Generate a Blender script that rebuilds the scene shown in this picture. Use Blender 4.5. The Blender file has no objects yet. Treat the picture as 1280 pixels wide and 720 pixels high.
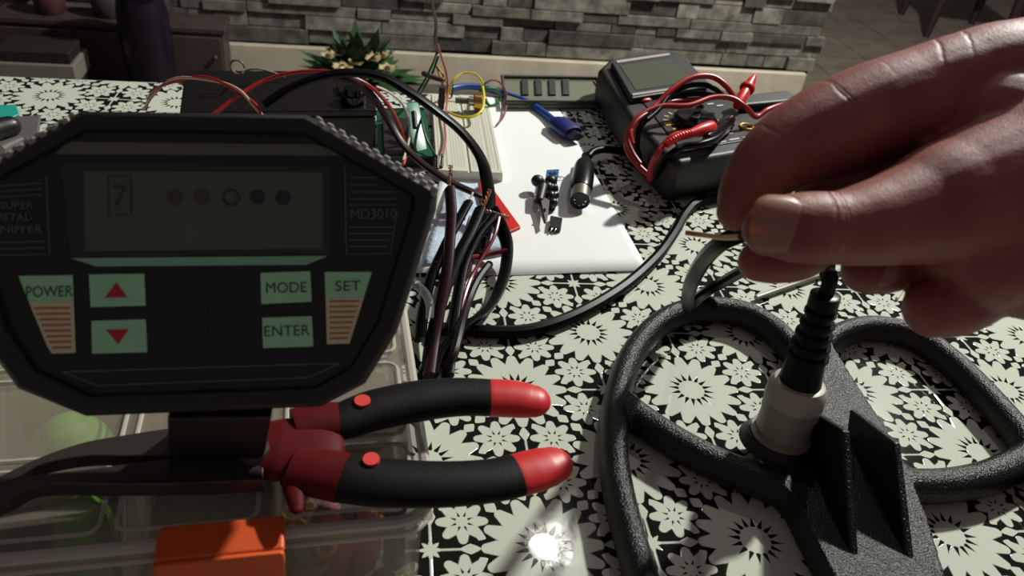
import bpy, bmesh, math, random
from mathutils import Vector, Matrix
random.seed(7)
sc = bpy.context.scene
COL = sc.collection
# ------------------------------------------------------------------ camera
FPX, PIT, ROLL = 985.0, 0.6228, 0.1357
ZT, H = 0.75, 0.33
_c, _s, _cr, _sr = math.cos(PIT), math.sin(PIT), math.cos(ROLL), math.sin(ROLL)
CF = Vector((0, _c, -_s))
CR = Vector((_cr, _sr * _s, _sr * _c))
CU = Vector((-_sr, _cr * _s, _cr * _c))
CAM = Vector((0, 0, ZT + H))
cd = bpy.data.cameras.new('camera'); cam = bpy.data.objects.new('camera', cd); COL.objects.link(cam)
cd.sensor_width = 36; cd.lens = FPX / 1280 * 36; cd.clip_start = 0.02; cd.clip_end = 50
m = Matrix((CR, CU, -CF)).transposed().to_4x4(); m.translation = CAM; cam.matrix_world = m
cd.dof.use_dof = True; cd.dof.focus_distance = 0.50; cd.dof.aperture_fstop = 15.0
sc.camera = cam
# ------------------------------------------------------------------ light and exposure
sc.view_settings.view_transform = 'Standard'; sc.view_settings.look = 'None'
sc.view_settings.gamma = 1; sc.view_settings.use_curve_mapping = False
sc.view_settings.exposure = 0.0
w = bpy.data.worlds.new('world'); sc.world = w; w.use_nodes = True
w.node_tree.nodes['Background'].inputs[0].default_value = (1.0, 0.84, 0.86, 1)
w.node_tree.nodes['Background'].inputs[1].default_value = 0.12
def bulb(name, loc, power, radius, color):
    l = bpy.data.lights.new(name, 'POINT'); l.shadow_soft_size = radius; l.energy = power; l.color = color
    o = bpy.data.objects.new(name, l); COL.objects.link(o); o.location = loc
    return o
bulb('ceiling_lamp_light', (1.22, 2.0, 2.4), 320, 0.06, (1.0, 1.0, 0.93))
bulb('second_ceiling_lamp_light', (0.2, 1.4, 2.3), 9, 0.04, (1.0, 0.99, 0.92))

# ------------------------------------------------------------------ pixel geometry helpers (photo 1280x720)
def ray(u, v): return CF + CR * ((u - 640) / FPX) + CU * ((360 - v) / FPX)
def P(u, v, z=ZT):
    d = ray(u, v); return CAM + d * ((z - CAM.z) / d.z)
def Q(u, v, t): return CAM + ray(u, v) * t
def px(p):
    d = Vector(p) - CAM; t = d.dot(CF)
    return 640 + FPX * d.dot(CR) / t, 360 - FPX * d.dot(CU) / t, t

# ------------------------------------------------------------------ materials
MATS = {}
def S(x):
    def f(c):
        c /= 255.0
        return c / 12.92 if c <= 0.04045 else ((c + 0.055) / 1.055) ** 2.4
    return (f(x[0]), f(x[1]), f(x[2]), 1)
def mat(name, rgb, rough=0.5, metal=0.0, bump=0.0, bscale=200, var=0.0, vscale=30, spec=0.5, alpha=1.0, trans=0.0, emit=None, sss=0.0, coat=0.0):
    if name in MATS: return MATS[name]
    mt = bpy.data.materials.new(name); mt.use_nodes = True; nt = mt.node_tree; b = nt.nodes['Principled BSDF']
    col = S(rgb)
    b.inputs['Base Color'].default_value = col; b.inputs['Roughness'].default_value = rough
    b.inputs['Metallic'].default_value = metal; b.inputs['Specular IOR Level'].default_value = spec
    b.inputs['Transmission Weight'].default_value = trans; b.inputs['Alpha'].default_value = alpha
    b.inputs['Coat Weight'].default_value = coat
    tc = nt.nodes.new('ShaderNodeTexCoord')
    if sss:
        b.inputs['Subsurface Weight'].default_value = sss; b.inputs['Subsurface Scale'].default_value = 0.004
        b.inputs['Subsurface Radius'].default_value = (1.0, 0.35, 0.2)
    if var:
        n = nt.nodes.new('ShaderNodeTexNoise'); n.inputs['Scale'].default_value = vscale; n.inputs['Detail'].default_value = 4
        nt.links.new(tc.outputs['Object'], n.inputs['Vector'])
        r = nt.nodes.new('ShaderNodeMapRange'); r.inputs[1].default_value = 0.3; r.inputs[2].default_value = 0.7
        r.inputs[3].default_value = 1 - var; r.inputs[4].default_value = 1 + var
        nt.links.new(n.outputs[0], r.inputs[0])
        mx = nt.nodes.new('ShaderNodeVectorMath'); mx.operation = 'SCALE'; mx.inputs[0].default_value = col[:3]
        nt.links.new(r.outputs[0], mx.inputs['Scale']); nt.links.new(mx.outputs[0], b.inputs['Base Color'])
    if bump:
        n = nt.nodes.new('ShaderNodeTexNoise'); n.inputs['Scale'].default_value = bscale; n.inputs['Detail'].default_value = 3
        nt.links.new(tc.outputs['Object'], n.inputs['Vector'])
        bp = nt.nodes.new('ShaderNodeBump'); bp.inputs['Strength'].default_value = bump; bp.inputs['Distance'].default_value = 0.001
        nt.links.new(n.outputs[0], bp.inputs['Height']); nt.links.new(bp.outputs[0], b.inputs['Normal'])
    if emit:
        b.inputs['Emission Color'].default_value = col; b.inputs['Emission Strength'].default_value = emit
    MATS[name] = mt; return mt
def clear(name, rgb, opac, rough=0.25):
    if name in MATS: return MATS[name]
    mt = bpy.data.materials.new(name); mt.use_nodes = True; nt = mt.node_tree; b = nt.nodes['Principled BSDF']
    b.inputs['Base Color'].default_value = S(rgb); b.inputs['Roughness'].default_value = rough
    tr = nt.nodes.new('ShaderNodeBsdfTransparent'); mx = nt.nodes.new('ShaderNodeMixShader')
    lw = nt.nodes.new('ShaderNodeLayerWeight'); lw.inputs[0].default_value = 0.25
    ad = nt.nodes.new('ShaderNodeMath'); ad.operation = 'MULTIPLY_ADD'; ad.inputs[1].default_value = 0.6; ad.inputs[2].default_value = opac; ad.use_clamp = True
    nt.links.new(lw.outputs['Facing'], ad.inputs[0]); nt.links.new(ad.outputs[0], mx.inputs[0])
    nt.links.new(tr.outputs[0], mx.inputs[1]); nt.links.new(b.outputs[0], mx.inputs[2])
    nt.links.new(mx.outputs[0], nt.nodes['Material Output'].inputs[0]); MATS[name] = mt; return mt

BLACKP = mat('black_plastic', (16, 15, 16), 0.42, bump=0.15, bscale=900)
UNITBLK = mat('unit_black_plastic', (21, 18, 20), 0.5, bump=0.2, bscale=1500)
CABLE = mat('black_cable_rubber', (10, 9, 10), 0.34, spec=0.13)
REDW = mat('red_wire', (165, 25, 28), 0.35); MAROON = mat('dark_red_wire', (42, 8, 18), 0.42, spec=.3)
WHITEW = mat('white_wire', (215, 205, 195), 0.4); COPPER = mat('copper_strands', (170, 120, 85), 0.4, metal=0.7)
GREENW = mat('green_wire', (20, 95, 55), 0.4); YELW = mat('yellow_wire', (215, 195, 60), 0.4)
PINKW = mat('pink_wire', (185, 105, 100), 0.4); BROWNW = mat('brown_wire', (70, 42, 34), 0.4)
STEEL = mat('nickel', (185, 182, 175), 0.3, metal=0.9)

# ------------------------------------------------------------------ mesh helpers
ORG = {}
def catmull(pts, n=6, closed=False):
    pts = [Vector(p) for p in pts]; out = []; N = len(pts)
    if N < 3 and not closed: return [pts[0].lerp(pts[-1], i / n) for i in range(n + 1)]
    rng = range(N) if closed else range(N - 1)
    for i in rng:
        if closed: p0, p1, p2, p3 = pts[(i - 1) % N], pts[i], pts[(i + 1) % N], pts[(i + 2) % N]
        else: p0, p1, p2, p3 = pts[max(i - 1, 0)], pts[i], pts[i + 1], pts[min(i + 2, N - 1)]
        for k in range(n):
            t = k / n
            out.append(0.5 * ((2 * p1) + (-p0 + p2) * t + (2 * p0 - 5 * p1 + 4 * p2 - p3) * t * t + (-p0 + 3 * p1 - 3 * p2 + p3) * t ** 3))
    if not closed: out.append(pts[-1])
    return out
class MB:
    def __init__(s): s.v = []; s.f = []
    def add(s, vs, fs):
        o = len(s.v); s.v += [Vector(v) for v in vs]; s.f += [tuple(i + o for i in f) for f in fs]; return s
    def box(s, c, size, rot=None):
        a, b, d = size[0] / 2, size[1] / 2, size[2] / 2; c = Vector(c); vs = []
        for x, y, z in ((-a, -b, -d), (a, -b, -d), (a, b, -d), (-a, b, -d), (-a, -b, d), (a, -b, d), (a, b, d), (-a, b, d)):
            q = Vector((x, y, z)); q = rot @ q if rot else q; vs.append(q + c)
        return s.add(vs, [(0, 3, 2, 1), (4, 5, 6, 7), (0, 1, 5, 4), (1, 2, 6, 5), (2, 3, 7, 6), (3, 0, 4, 7)])
    def hexa(s, bot, top):       # general prism: lists of points, bottom and top, counter-clockwise
        n = len(bot)
        return s.add(list(bot) + list(top), [tuple(reversed(range(n))), tuple(range(n, 2 * n))] + [(i, (i + 1) % n, n + (i + 1) % n, n + i) for i in range(n)])
    def prism(s, poly, z0, z1):
        poly = [Vector((p[0], p[1], 0)) for p in poly]
        A = sum(poly[i].x * poly[(i + 1) % len(poly)].y - poly[(i + 1) % len(poly)].x * poly[i].y for i in range(len(poly)))
        if A < 0: poly.reverse()
        return s.hexa([Vector((p.x, p.y, z0)) for p in poly], [Vector((p.x, p.y, z1)) for p in poly])
    def tube(s, pts, r, seg=10, sm=0, flat=None, closed=False, up=None, caps=True):
        """flat = (wide, thick) factors; up = direction of the thin axis"""
        pts = [Vector(p) for p in pts]; N0 = len(pts)
        rs = list(r) if isinstance(r, (list, tuple)) else [r] * N0
        if sm:
            q = catmull([(p.x, p.y, p.z) for p in pts], sm, closed); rr = []
            M = len(q)
            for i in range(M):
                x = i / sm; a = int(x); fr = x - a
                rr.append(rs[a % N0] * (1 - fr) + rs[(a + 1) % N0 if closed else min(a + 1, N0 - 1)] * fr)
            pts, rs = q, rr
        N = len(pts); rings = []; nrm = None
        for i in range(N):
            if closed: t = (pts[(i + 1) % N] - pts[(i - 1) % N])
            else: t = pts[min(i + 1, N - 1)] - pts[max(i - 1, 0)]
            if t.length < 1e-9: t = Vector((0, 0, 1))
            t.normalize()
            if up is not None:
                b = Vector(up) - t * t.dot(Vector(up))
                if b.length < 1e-6: b = t.orthogonal()
                b.normalize(); a = t.cross(b)
            else:
                if nrm is None: nrm = t.orthogonal().normalized()
                nrm = (nrm - t * nrm.dot(t))
                if nrm.length < 1e-6: nrm = t.orthogonal()
                nrm.normalize(); a = nrm; b = t.cross(a)
            fa, fb = flat if flat else (1, 1)
            rings.append([pts[i] + (a * math.cos(2 * math.pi * k / seg) * fa + b * math.sin(2 * math.pi * k / seg) * fb) * rs[i] for k in range(seg)])
        vs = [p for rg in rings for p in rg]; fs = []
        for i in range(N if closed else N - 1):
            j = (i + 1) % N
            for k in range(seg):
                k2 = (k + 1) % seg; fs.append((i * seg + k, i * seg + k2, j * seg + k2, j * seg + k))
        if caps and not closed:
            fs.append(tuple(reversed(range(seg)))); fs.append(tuple((N - 1) * seg + k for k in range(seg)))
        return s.add(vs, fs)
    def capsule(s, pts, rs, seg=14, sm=5, flat=None, up=None):
        """tube with rounded ends"""
        pts = [Vector(p) for p in pts]
        d0 = (pts[0] - pts[1]).normalized(); d1 = (pts[-1] - pts[-2]).normalized()
        q = catmull([tuple(p) for p in pts], sm); rr = []
        for i in range(len(q)):
            x = i / sm; a = int(x); fr = x - a; rr.append(rs[min(a, len(rs) - 1)] * (1 - fr) + rs[min(a + 1, len(rs) - 1)] * fr)
        cap0 = [(q[0] + d0 * rr[0] * math.sin(a), rr[0] * math.cos(a)) for a in (1.5, 1.2, 0.9, 0.6, 0.3)]
        cap1 = [(q[-1] + d1 * rr[-1] * math.sin(a), rr[-1] * math.cos(a)) for a in (0.3, 0.6, 0.9, 1.2, 1.5)]
        P_ = [c[0] for c in cap0] + q + [c[0] for c in cap1]; R_ = [c[1] for c in cap0] + rr + [c[1] for c in cap1]
        return s.tube(P_, R_, seg, flat=flat, up=up)
    def ball(s, c, r, seg=12, rings=8, sc3=(1, 1, 1), rot=None):
        c = Vector(c); vs = []; fs = []
        for i in range(1, rings):
            th = math.pi * i / rings
            for k in range(seg):
                ph = 2 * math.pi * k / seg; q = Vector((math.sin(th) * math.cos(ph) * sc3[0], math.sin(th) * math.sin(ph) * sc3[1], math.cos(th) * sc3[2])) * r
                vs.append(c + (rot @ q if rot else q))
        for i in range(rings - 2):
            for k in range(seg):
                k2 = (k + 1) % seg; fs.append((i * seg + k, (i + 1) * seg + k, (i + 1) * seg + k2, i * seg + k2))
        n = len(vs); tq = Vector((0, 0, r * sc3[2])); bq = -tq
        vs += [c + (rot @ tq if rot else tq), c + (rot @ bq if rot else bq)]
        for k in range(seg):
            k2 = (k + 1) % seg; fs.append((n, k, k2)); fs.append((n + 1, (rings - 2) * seg + k2, (rings - 2) * seg + k))
        return s.add(vs, fs)
    def build(s, name, mt, parent=None, bevel=0, bseg=2, remesh=0, smooth=0, sharp=40, flatshade=False, org=None):
        if parent is not None: o0 = ORG[parent.name]
        elif org is not None: o0 = Vector(org)
        else:
            xs = [v.x for v in s.v]; ys = [v.y for v in s.v]; zs = [v.z for v in s.v]
            o0 = Vector(((min(xs) + max(xs)) / 2, (min(ys) + max(ys)) / 2, min(zs)))
        me = bpy.data.meshes.new(name); me.from_pydata([v - o0 for v in s.v], [], s.f); me.update()
        bm = bmesh.new(); bm.from_mesh(me); bmesh.ops.recalc_face_normals(bm, faces=bm.faces); bm.to_mesh(me); bm.free()
        o = bpy.data.objects.new(name, me); COL.objects.link(o)
        for mm in (mt if isinstance(mt, list) else [mt]): me.materials.append(mm)
        if parent is not None: o.parent = parent
        else: o.location = o0
        ORG[o.name] = o0
        if not flatshade:
            for p in me.polygons: p.use_smooth = True
            if not remesh: me.set_sharp_from_angle(angle=math.radians(sharp))
        if remesh:
            md = o.modifiers.new('remesh', 'REMESH'); md.mode = 'VOXEL'; md.voxel_size = remesh; md.use_smooth_shade = True
            if smooth: sm_ = o.modifiers.new('smooth', 'SMOOTH'); sm_.factor = 0.5; sm_.iterations = smooth
        if bevel:
            md = o.modifiers.new('bevel', 'BEVEL'); md.width = bevel; md.segments = bseg; md.limit_method = 'ANGLE'; md.angle_limit = math.radians(35)
            md.harden_normals = True
        return o
def thing(name, label, cat, loc, group=None):
    o = bpy.data.objects.new(name, None); COL.objects.link(o); o.location = loc; ORG[o.name] = Vector(loc)
    o.empty_display_size = 0.01
    return tag(o, label, cat, group)
def tag(o, label, cat, group=None, kind=None):
    o['label'] = label; o['category'] = cat
    if group: o['group'] = group
    if kind: o['kind'] = kind
    return o
def struct(o): o['kind'] = 'structure'; return o
def text_mesh(name, body, mt, parent, org, ex, ey, en, height, offset=0.0, align='CENTER', width=None, depth=0.0001):
    cu = bpy.data.curves.new(name, 'FONT'); cu.body = body; cu.size = 1; cu.align_x = align; cu.align_y = 'CENTER'; cu.offset = offset; cu.resolution_u = 3
    to = bpy.data.objects.new(name, cu); COL.objects.link(to); dg = bpy.context.evaluated_depsgraph_get()
    me = bpy.data.meshes.new_from_object(to.evaluated_get(dg)); bpy.data.objects.remove(to); bpy.data.curves.remove(cu)
    xs = [v.co.x for v in me.vertices]; wd = max(xs) - min(xs); sy = height / 0.69; sx = width / wd if width else sy
    mid = (max(xs) + min(xs)) / 2 if align == 'CENTER' else 0
    o0 = ORG[parent.name]
    for v in me.vertices:
        v.co = Vector(org) + ex * ((v.co.x - mid) * sx) + ey * (v.co.y * sy) + en * depth - o0
    me.update(); me.materials.clear(); me.materials.append(mt)
    o = bpy.data.objects.new(name, me); COL.objects.link(o); o.parent = parent; ORG[o.name] = o0
    return o
def wire(name, pts, r, mt, label, cat='wire', group=None, seg=8, sm=6, parent=None, flat=None, up=None):
    o = MB().tube(pts, r, seg, sm, flat=flat, up=up).build(name, mt, parent)
    if parent is None: tag(o, label, cat, group)
    return o
def grp(px_, mul=1.0): return px_ * mul

# ------------------------------------------------------------------ room (turned 13 degrees against the camera)
WA = math.radians(13.5)
WX = Vector((math.cos(WA), math.sin(WA), 0)); WY = Vector((-math.sin(WA), math.cos(WA), 0))
W0 = P(285, 95, 0)                                   # foot of the stone wall
def W(a, b, z=0): return W0 + WX * a + WY * b + Vector((0, 0, z))
RW = Matrix((WX, WY, Vector((0, 0, 1)))).transposed()
def floor_mat():
    mt = mat('floor_tiles', (92, 82, 72), 0.55, var=0.22, vscale=9)
    nt = mt.node_tree; b = nt.nodes['Principled BSDF']
    src = b.inputs['Base Color'].links[0].from_socket
    tc = nt.nodes.new('ShaderNodeTexCoord'); mp = nt.nodes.new('ShaderNodeMapping'); mp.inputs['Rotation'].default_value = (0, 0, -WA)
    br = nt.nodes.new('ShaderNodeTexBrick'); br.inputs['Color1'].default_value = br.inputs['Color2'].default_value = (1, 1, 1, 1)
    br.inputs['Mortar'].default_value = (0.5, 0.5, 0.5, 1); br.inputs['Scale'].default_value = 1; br.inputs['Brick Width'].default_value = 0.6
    br.inputs['Row Height'].default_value = 0.3; br.inputs['Mortar Size'].default_value = 0.004
    mx = nt.nodes.new('ShaderNodeVectorMath'); mx.operation = 'MULTIPLY'
    nt.links.new(tc.outputs['Object'], mp.inputs[0]); nt.links.new(mp.outputs[0], br.inputs['Vector'])
    nt.links.new(src, mx.inputs[0]); nt.links.new(br.outputs[0], mx.inputs[1]); nt.links.new(mx.outputs[0], b.inputs['Base Color'])
    return mt
struct(MB().box((0.5, 2.5, -0.02), (9, 11, 0.04)).build('floor', floor_mat()))
# stone clad wall: every strip of stone a little block of its own depth and tone
wall_end = 2.13
e = MB()
struct(e.box(W(-1.2 + wall_end / 2 - 0.6, 0.15 + 0.045, 1.3), (wall_end + 3.6, 0.3, 2.6), RW).build('wall_back', mat('stone_backing', (30, 28, 25), 0.9)))
sw = MB(); tones = []
z = 0.115
while z < 1.35:
    h = random.choice((0.034, 0.042, 0.048, 0.056)); a = -2.9 + random.random() * 0.2
    while a < wall_end + 0.02:
        L = random.choice((0.08, 0.12, 0.18, 0.24, 0.32)) * random.uniform(0.85, 1.15); a2 = min(a + L, wall_end + random.uniform(0.0, 0.03))
        d = random.uniform(0.004, 0.030)
        if a2 - a > 0.03:
            sw.box(W((a + a2) / 2, 0.045 - d / 2, z + h / 2), (a2 - a - 0.004, d, h - 0.004), RW); tones += [random.choice((0.38, 0.6, 0.8, 1.0, 1.0, 1.15, 1.3)) * random.uniform(0.85, 1.1)] * 6
        a = a + L
    z += h
stone = mat('stone_strips', (112, 108, 98), 0.85, bump=1.0, bscale=70, var=0.5, vscale=26)
so = sw.build('stone_cladding', stone, bpy.data.objects['wall_back'], flatshade=True)
so.data.attributes.new('tone', 'FLOAT', 'FACE'); so.data.attributes['tone'].data.foreach_set('value', tones)
nt = stone.node_tree; b = nt.nodes['Principled BSDF']; src = b.inputs['Base Color'].links[0].from_socket
at = nt.nodes.new('ShaderNodeAttribute'); at.attribute_name = 'tone'; mx = nt.nodes.new('ShaderNodeVectorMath'); mx.operation = 'SCALE'
nt.links.new(src, mx.inputs[0]); nt.links.new(at.outputs['Fac'], mx.inputs['Scale']); nt.links.new(mx.outputs[0], b.inputs['Base Color'])
struct(MB().box(W(wall_end / 2 - 1.4, 0.013, 0.055), (wall_end + 2.75, 0.026, 0.11), RW).build('baseboard_back', mat('baseboard_cream', (190, 180, 160), 0.6, var=0.12, vscale=12), bevel=0.004))
struct(MB().box(W(wall_end + 3.2, 2.6, 1.3), (6.5, 0.1, 2.6), RW).build('wall_far', mat('grey_plaster', (96, 90, 84), 0.9, var=0.12, vscale=3)))
struct(MB().box(W(-2.95, -1.5, 1.3), (0.1, 3.2, 2.6), RW).build('wall_left', mat('left_plaster', (80, 74, 66), 0.9, var=0.15, vscale=4)))

# ------------------------------------------------------------------ table and flowered oilcloth
TA = math.radians(14.0); TX = Vector((math.cos(TA), math.sin(TA), 0)); TY = Vector((-math.sin(TA), math.cos(TA), 0))
T0 = P(235, 105)                                     # a point of the far edge
RT = Matrix((TX, TY, Vector((0, 0, 1)))).transposed()
def T(a, b, z=0): return Vector((T0.x, T0.y, 0)) + TX * a + TY * b + Vector((0, 0, z))
xa, xb, yb = -0.75, 0.95, -1.0
tb = thing('dining_table', 'wooden table under the flowered tablecloth, carrying everything on it', 'table', T(0.1, -0.5, 0))
wood = mat('table_wood', (90, 60, 40), 0.5, var=0.2)
MB().box(T((xa + xb) / 2, yb / 2, ZT - 0.0185), (xb - xa - 0.01, -yb - 0.01, 0.030), RT).build('tabletop', wood, tb)
for a in (xa + 0.08, xb - 0.08):
    for b_ in (-0.08, yb + 0.08): MB().box(T(a, b_, (ZT - 0.034) / 2), (0.06, 0.06, ZT - 0.034), RT).build('leg', wood, tb, bevel=0.004)
def cloth_mat():
    mt = bpy.data.materials.new('flower_oilcloth'); mt.use_nodes = True; nt = mt.node_tree; N = nt.nodes; L = nt.links; bs = N['Principled BSDF']
    class V:
        def __init__(s, so): s.so = so
    def M(op, *a):
        n = N.new('ShaderNodeMath'); n.operation = op
        for i, x in enumerate(a):
            if isinstance(x, V): L.new(x.so, n.inputs[i])
            else: n.inputs[i].default_value = x
        return V(n.outputs[0])
    def add(a, b): return M('ADD', a, b)
    def sub(a, b): return M('SUBTRACT', a, b)
    def mul(a, b): return M('MULTIPLY', a, b)
    def less(a, b): return M('LESS_THAN', a, b)
    def step(a, b, e_=0.012):       # 1 where a < b, soft by e_
        return M('MINIMUM', M('MAXIMUM', add(mul(sub(b, a), 1 / e_), 0.5), 0.0), 1.0)
    def lerp(a, b, k): return add(mul(a, sub(1.0, k)), mul(b, k))
    tc = N.new('ShaderNodeTexCoord'); se = N.new('ShaderNodeSeparateXYZ'); L.new(tc.outputs['UV'], se.inputs[0])
    a = M('PINGPONG', V(se.outputs[0]), 1.0); b = M('PINGPONG', V(se.outputs[1]), 1.0)
    k = less(1.0, add(a, b))
    a2 = lerp(a, sub(1.0, b), k); b2 = lerp(b, sub(1.0, a), k)
    x = M('MAXIMUM', a2, b2); y = M('MINIMUM', a2, b2)
    def polar(cx, cy):
        dx, dy = sub(x, cx), sub(y, cy)
        return M('SQRT', add(mul(dx, dx), mul(dy, dy))), M('ARCTAN2', dy, dx)
    def petals(cx, cy, n, rslit0, rslit1, rwide, rtip, wtip, rc):
        r, th = polar(cx, cy); half = math.pi / n
        d = M('PINGPONG', add(th, 8 * half), half)               # angle from the petal's own axis
        off = M('ABSOLUTE', mul(r, M('SINE', d)))
        lim0 = mul(r, math.sin(half))
        # outer taper
        kk = M('DIVIDE', sub(r, rwide), rtip - rwide); kk = M('MAXIMUM', kk, 0.0)
        wmax = rwide * math.sin(half)
        ell = mul(M('SQRT', M('MAXIMUM', sub(1.0, mul(kk, kk)), 0.0)), wmax)
        lin = M('ADD', mul(kk, wtip - wmax), wmax)
        wout = M('MINIMUM', ell, lin) if wtip < wmax else ell
        outer = step(off, wout)
        gapw = M('MAXIMUM', sub(M('MINIMUM', sub(r, rslit0), mul(sub(rslit1, r), 0.22)), 0.0), 0.0)
        gapw = M('MINIMUM', gapw, 0.55 * rslit1 * math.sin(half))
        thin = -0.0032
        inner = step(add(gapw, thin), sub(lim0, off), 0.006)      # 1 outside the slit
        pet = mul(mul(outer, inner), step(r, rtip))
        core = step(r, rc)
        return M('MAXIMUM', pet, core), r, th
    big, r, th = petals(0, 0, 16, 0.13, 0.28, 0.415, 0.558, 0.038, 0.145)
    small, _, _ = petals(0.71, 0.29, 8, 0.05, 0.13, 0.15, 0.240, 0.032, 0.055)
    def diamond(cx, cy, lx, wy, ang):
        dx, dy = sub(x, cx), sub(y, cy); c_, s_ = math.cos(ang), math.sin(ang)
        p = M('ABSOLUTE', add(mul(dx, c_), mul(dy, s_))); q = M('ABSOLUTE', sub(mul(dy, c_), mul(dx, s_)))
        return step(add(mul(p, 1 / lx), M('POWER', mul(q, 1 / wy), 1.4)), 1.0, 0.08)
    d1 = diamond(0.65, 0, 0.095, 0.055, 0); d2 = diamond(0.438, 0.438, 0.075, 0.062, math.pi / 4)
    d3 = diamond(0.553, 0.125, 0.05, 0.045, 0.5)
    line = mul(step(M('ABSOLUTE', y), 0.011), step(0.66, x))
    rn, tn = polar(1.0, 0.0)
    dn = M('PINGPONG', tn, math.pi / 8); star = step(add(rn, mul(dn, 0.13)), 0.105)
    al = M('MAXIMUM', M('MAXIMUM', big, small), M('MAXIMUM', M('MAXIMUM', d1, d2), M('MAXIMUM', d3, M('MAXIMUM', line, star))))
    nz = N.new('ShaderNodeTexNoise'); nz.inputs['Scale'].default_value = 14; L.new(tc.outputs['Object'], nz.inputs['Vector'])
    mx = N.new('ShaderNodeMix'); mx.data_type = 'RGBA'; L.new(al.so, mx.inputs[0])
    mx.inputs[6].default_value = S((24, 25, 21)); mx.inputs[7].default_value = S((200, 205, 190))
    L.new(mx.outputs[2], bs.inputs['Base Color'])
    bs.inputs['Roughness'].default_value = 0.07; bs.inputs['Specular IOR Level'].default_value = 0.16
    hh = add(mul(al, 0.22), mul(V(nz.outputs[0]), 2.0))
    n2 = N.new('ShaderNodeTexNoise'); n2.inputs['Scale'].default_value = 160; L.new(tc.outputs['Object'], n2.inputs['Vector'])
    hh = add(hh, mul(V(n2.outputs[0]), 0.10))
    bp = N.new('ShaderNodeBump'); bp.inputs['Strength'].default_value = 0.5; bp.inputs['Distance'].default_value = 0.0006
    L.new(hh.so, bp.inputs['Height']); L.new(bp.outputs[0], bs.inputs['Normal'])
    return mt
CS, CTH, CO = 0.1698 * H, 0.1955, Vector((0.1 * H, 0.7422 * H))
def cloth():
    # lies flat on the top and hangs down over all four edges
    cr_ = 0.012; prof = [(0.0, 0.0)]
    nx, ny = 70, 44; me = bpy.data.meshes.new('tablecloth'); vs = []; uv = []
    def ax(lo, hi, n):
        s = [lo - 0.20, lo - 0.13, lo - 0.06, lo - 0.018, lo - 0.012, lo - 0.005, lo]
        return s + [lo + (hi - lo) * i / n for i in range(1, n)] + [hi, hi + 0.005, hi + 0.012, hi + 0.018, hi + 0.06, hi + 0.13, hi + 0.20]
    X, Y = ax(xa, xb, nx), ax(yb, 0.0, ny)
    def over(q, lo, hi):
        e = q - hi if q > hi else (lo - q if q < lo else 0); sg = 1 if q > hi else -1
        base = hi if q > hi else (lo if q < lo else q)
        if e <= 0: return q, 0
        if e < 0.012: aa = e / 0.012 * 1.57; return base + sg * 0.0076 * math.sin(aa), 0.0076 * (1 - math.cos(aa))
        return base + sg * 0.0076, 0.0076 + (e - 0.012)
    for yy in Y:
        for xx in X:
            px_, dx = over(xx, xa, xb); py_, dy = over(yy, yb, 0.0); dz = max(dx, dy)
            if dz > 0.03:
                rip = 0.008 * math.sin(18 * (xx if dy >= dx else yy)) + 0.010
                if dx > dy: px_ += rip * (1 if xx > 0 else -1)
                else: py_ += rip * (1 if yy > -0.3 else -1)
            p = T(px_, py_, ZT - dz); vs.append(p)
            q = T(xx, yy, 0); d = Vector((q.x, q.y)) - CO
            uv.append(((d.x * math.cos(CTH) + d.y * math.sin(CTH)) / CS, (-d.x * math.sin(CTH) + d.y * math.cos(CTH)) / CS))
    W_ = len(X); fs = [(j * W_ + i, j * W_ + i + 1, (j + 1) * W_ + i + 1, (j + 1) * W_ + i) for j in range(len(Y) - 1) for i in range(W_ - 1)]
    o0 = T(0.1, -0.5, ZT)
    me.from_pydata([v - o0 for v in vs], [], fs); me.update(); ul = me.uv_layers.new(name='uv')
    for lp in me.loops: u_ = uv[lp.vertex_index]; ul.data[lp.index].uv = (u_[0] + 20, u_[1] + 20)
    for p in me.polygons: p.use_smooth = True
    o = bpy.data.objects.new('tablecloth', me); COL.objects.link(o); o.location = o0; me.materials.append(cloth_mat())
    md = o.modifiers.new('solid', 'SOLIDIFY'); md.thickness = 0.0012; md.offset = -1
    return tag(o, 'shiny black tablecloth printed all over with white daisies, spread on the table', 'tablecloth')
cloth()

# ------------------------------------------------------------------ paper sheet, napkin, red pick
nr, fr = P(811, 340, ZT), P(692, 125, ZT); ed = (fr - nr).normalized(); pn = Vector((-ed.y, ed.x, 0))
if pn.x > 0: pn = -pn
LP = (fr - nr).length
def paper():
    mbp = MB(); nx, ny = 26, 16; vs = []
    fl = P(595, 121); nl = P(520, 348)
    for j in range(ny + 1):
        for i in range(nx + 1):
            a, b_ = i / nx, j / ny
            near = nr.lerp(nl, a) ; far = fr.lerp(P(575, 121), a); p = near.lerp(far, b_)
            zz = ZT + 0.0006 + 0.0045 * max(0, a - 0.72) * (1 - b_) ** 3 * 3 + (0.0012 * math.exp(-b_ * 12) * (0.5 + 0.5 * math.sin(a * 9)))
            vs.append(Vector((p.x, p.y, zz)))
    W_ = nx + 1
    mbp.add(vs, [(j * W_ + i, j * W_ + i + 1, (j + 1) * W_ + i + 1, (j + 1) * W_ + i) for j in range(ny) for i in range(nx)])
    o = mbp.build('paper_sheet', mat('white_paper', (232, 236, 233), 0.75, bump=0.05, bscale=300))
    md = o.modifiers.new('s', 'SOLIDIFY'); md.thickness = 0.0003; md.offset = 1
    return tag(o, 'plain white sheet of paper lying flat on the flowered cloth', 'paper')
paper()
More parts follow.
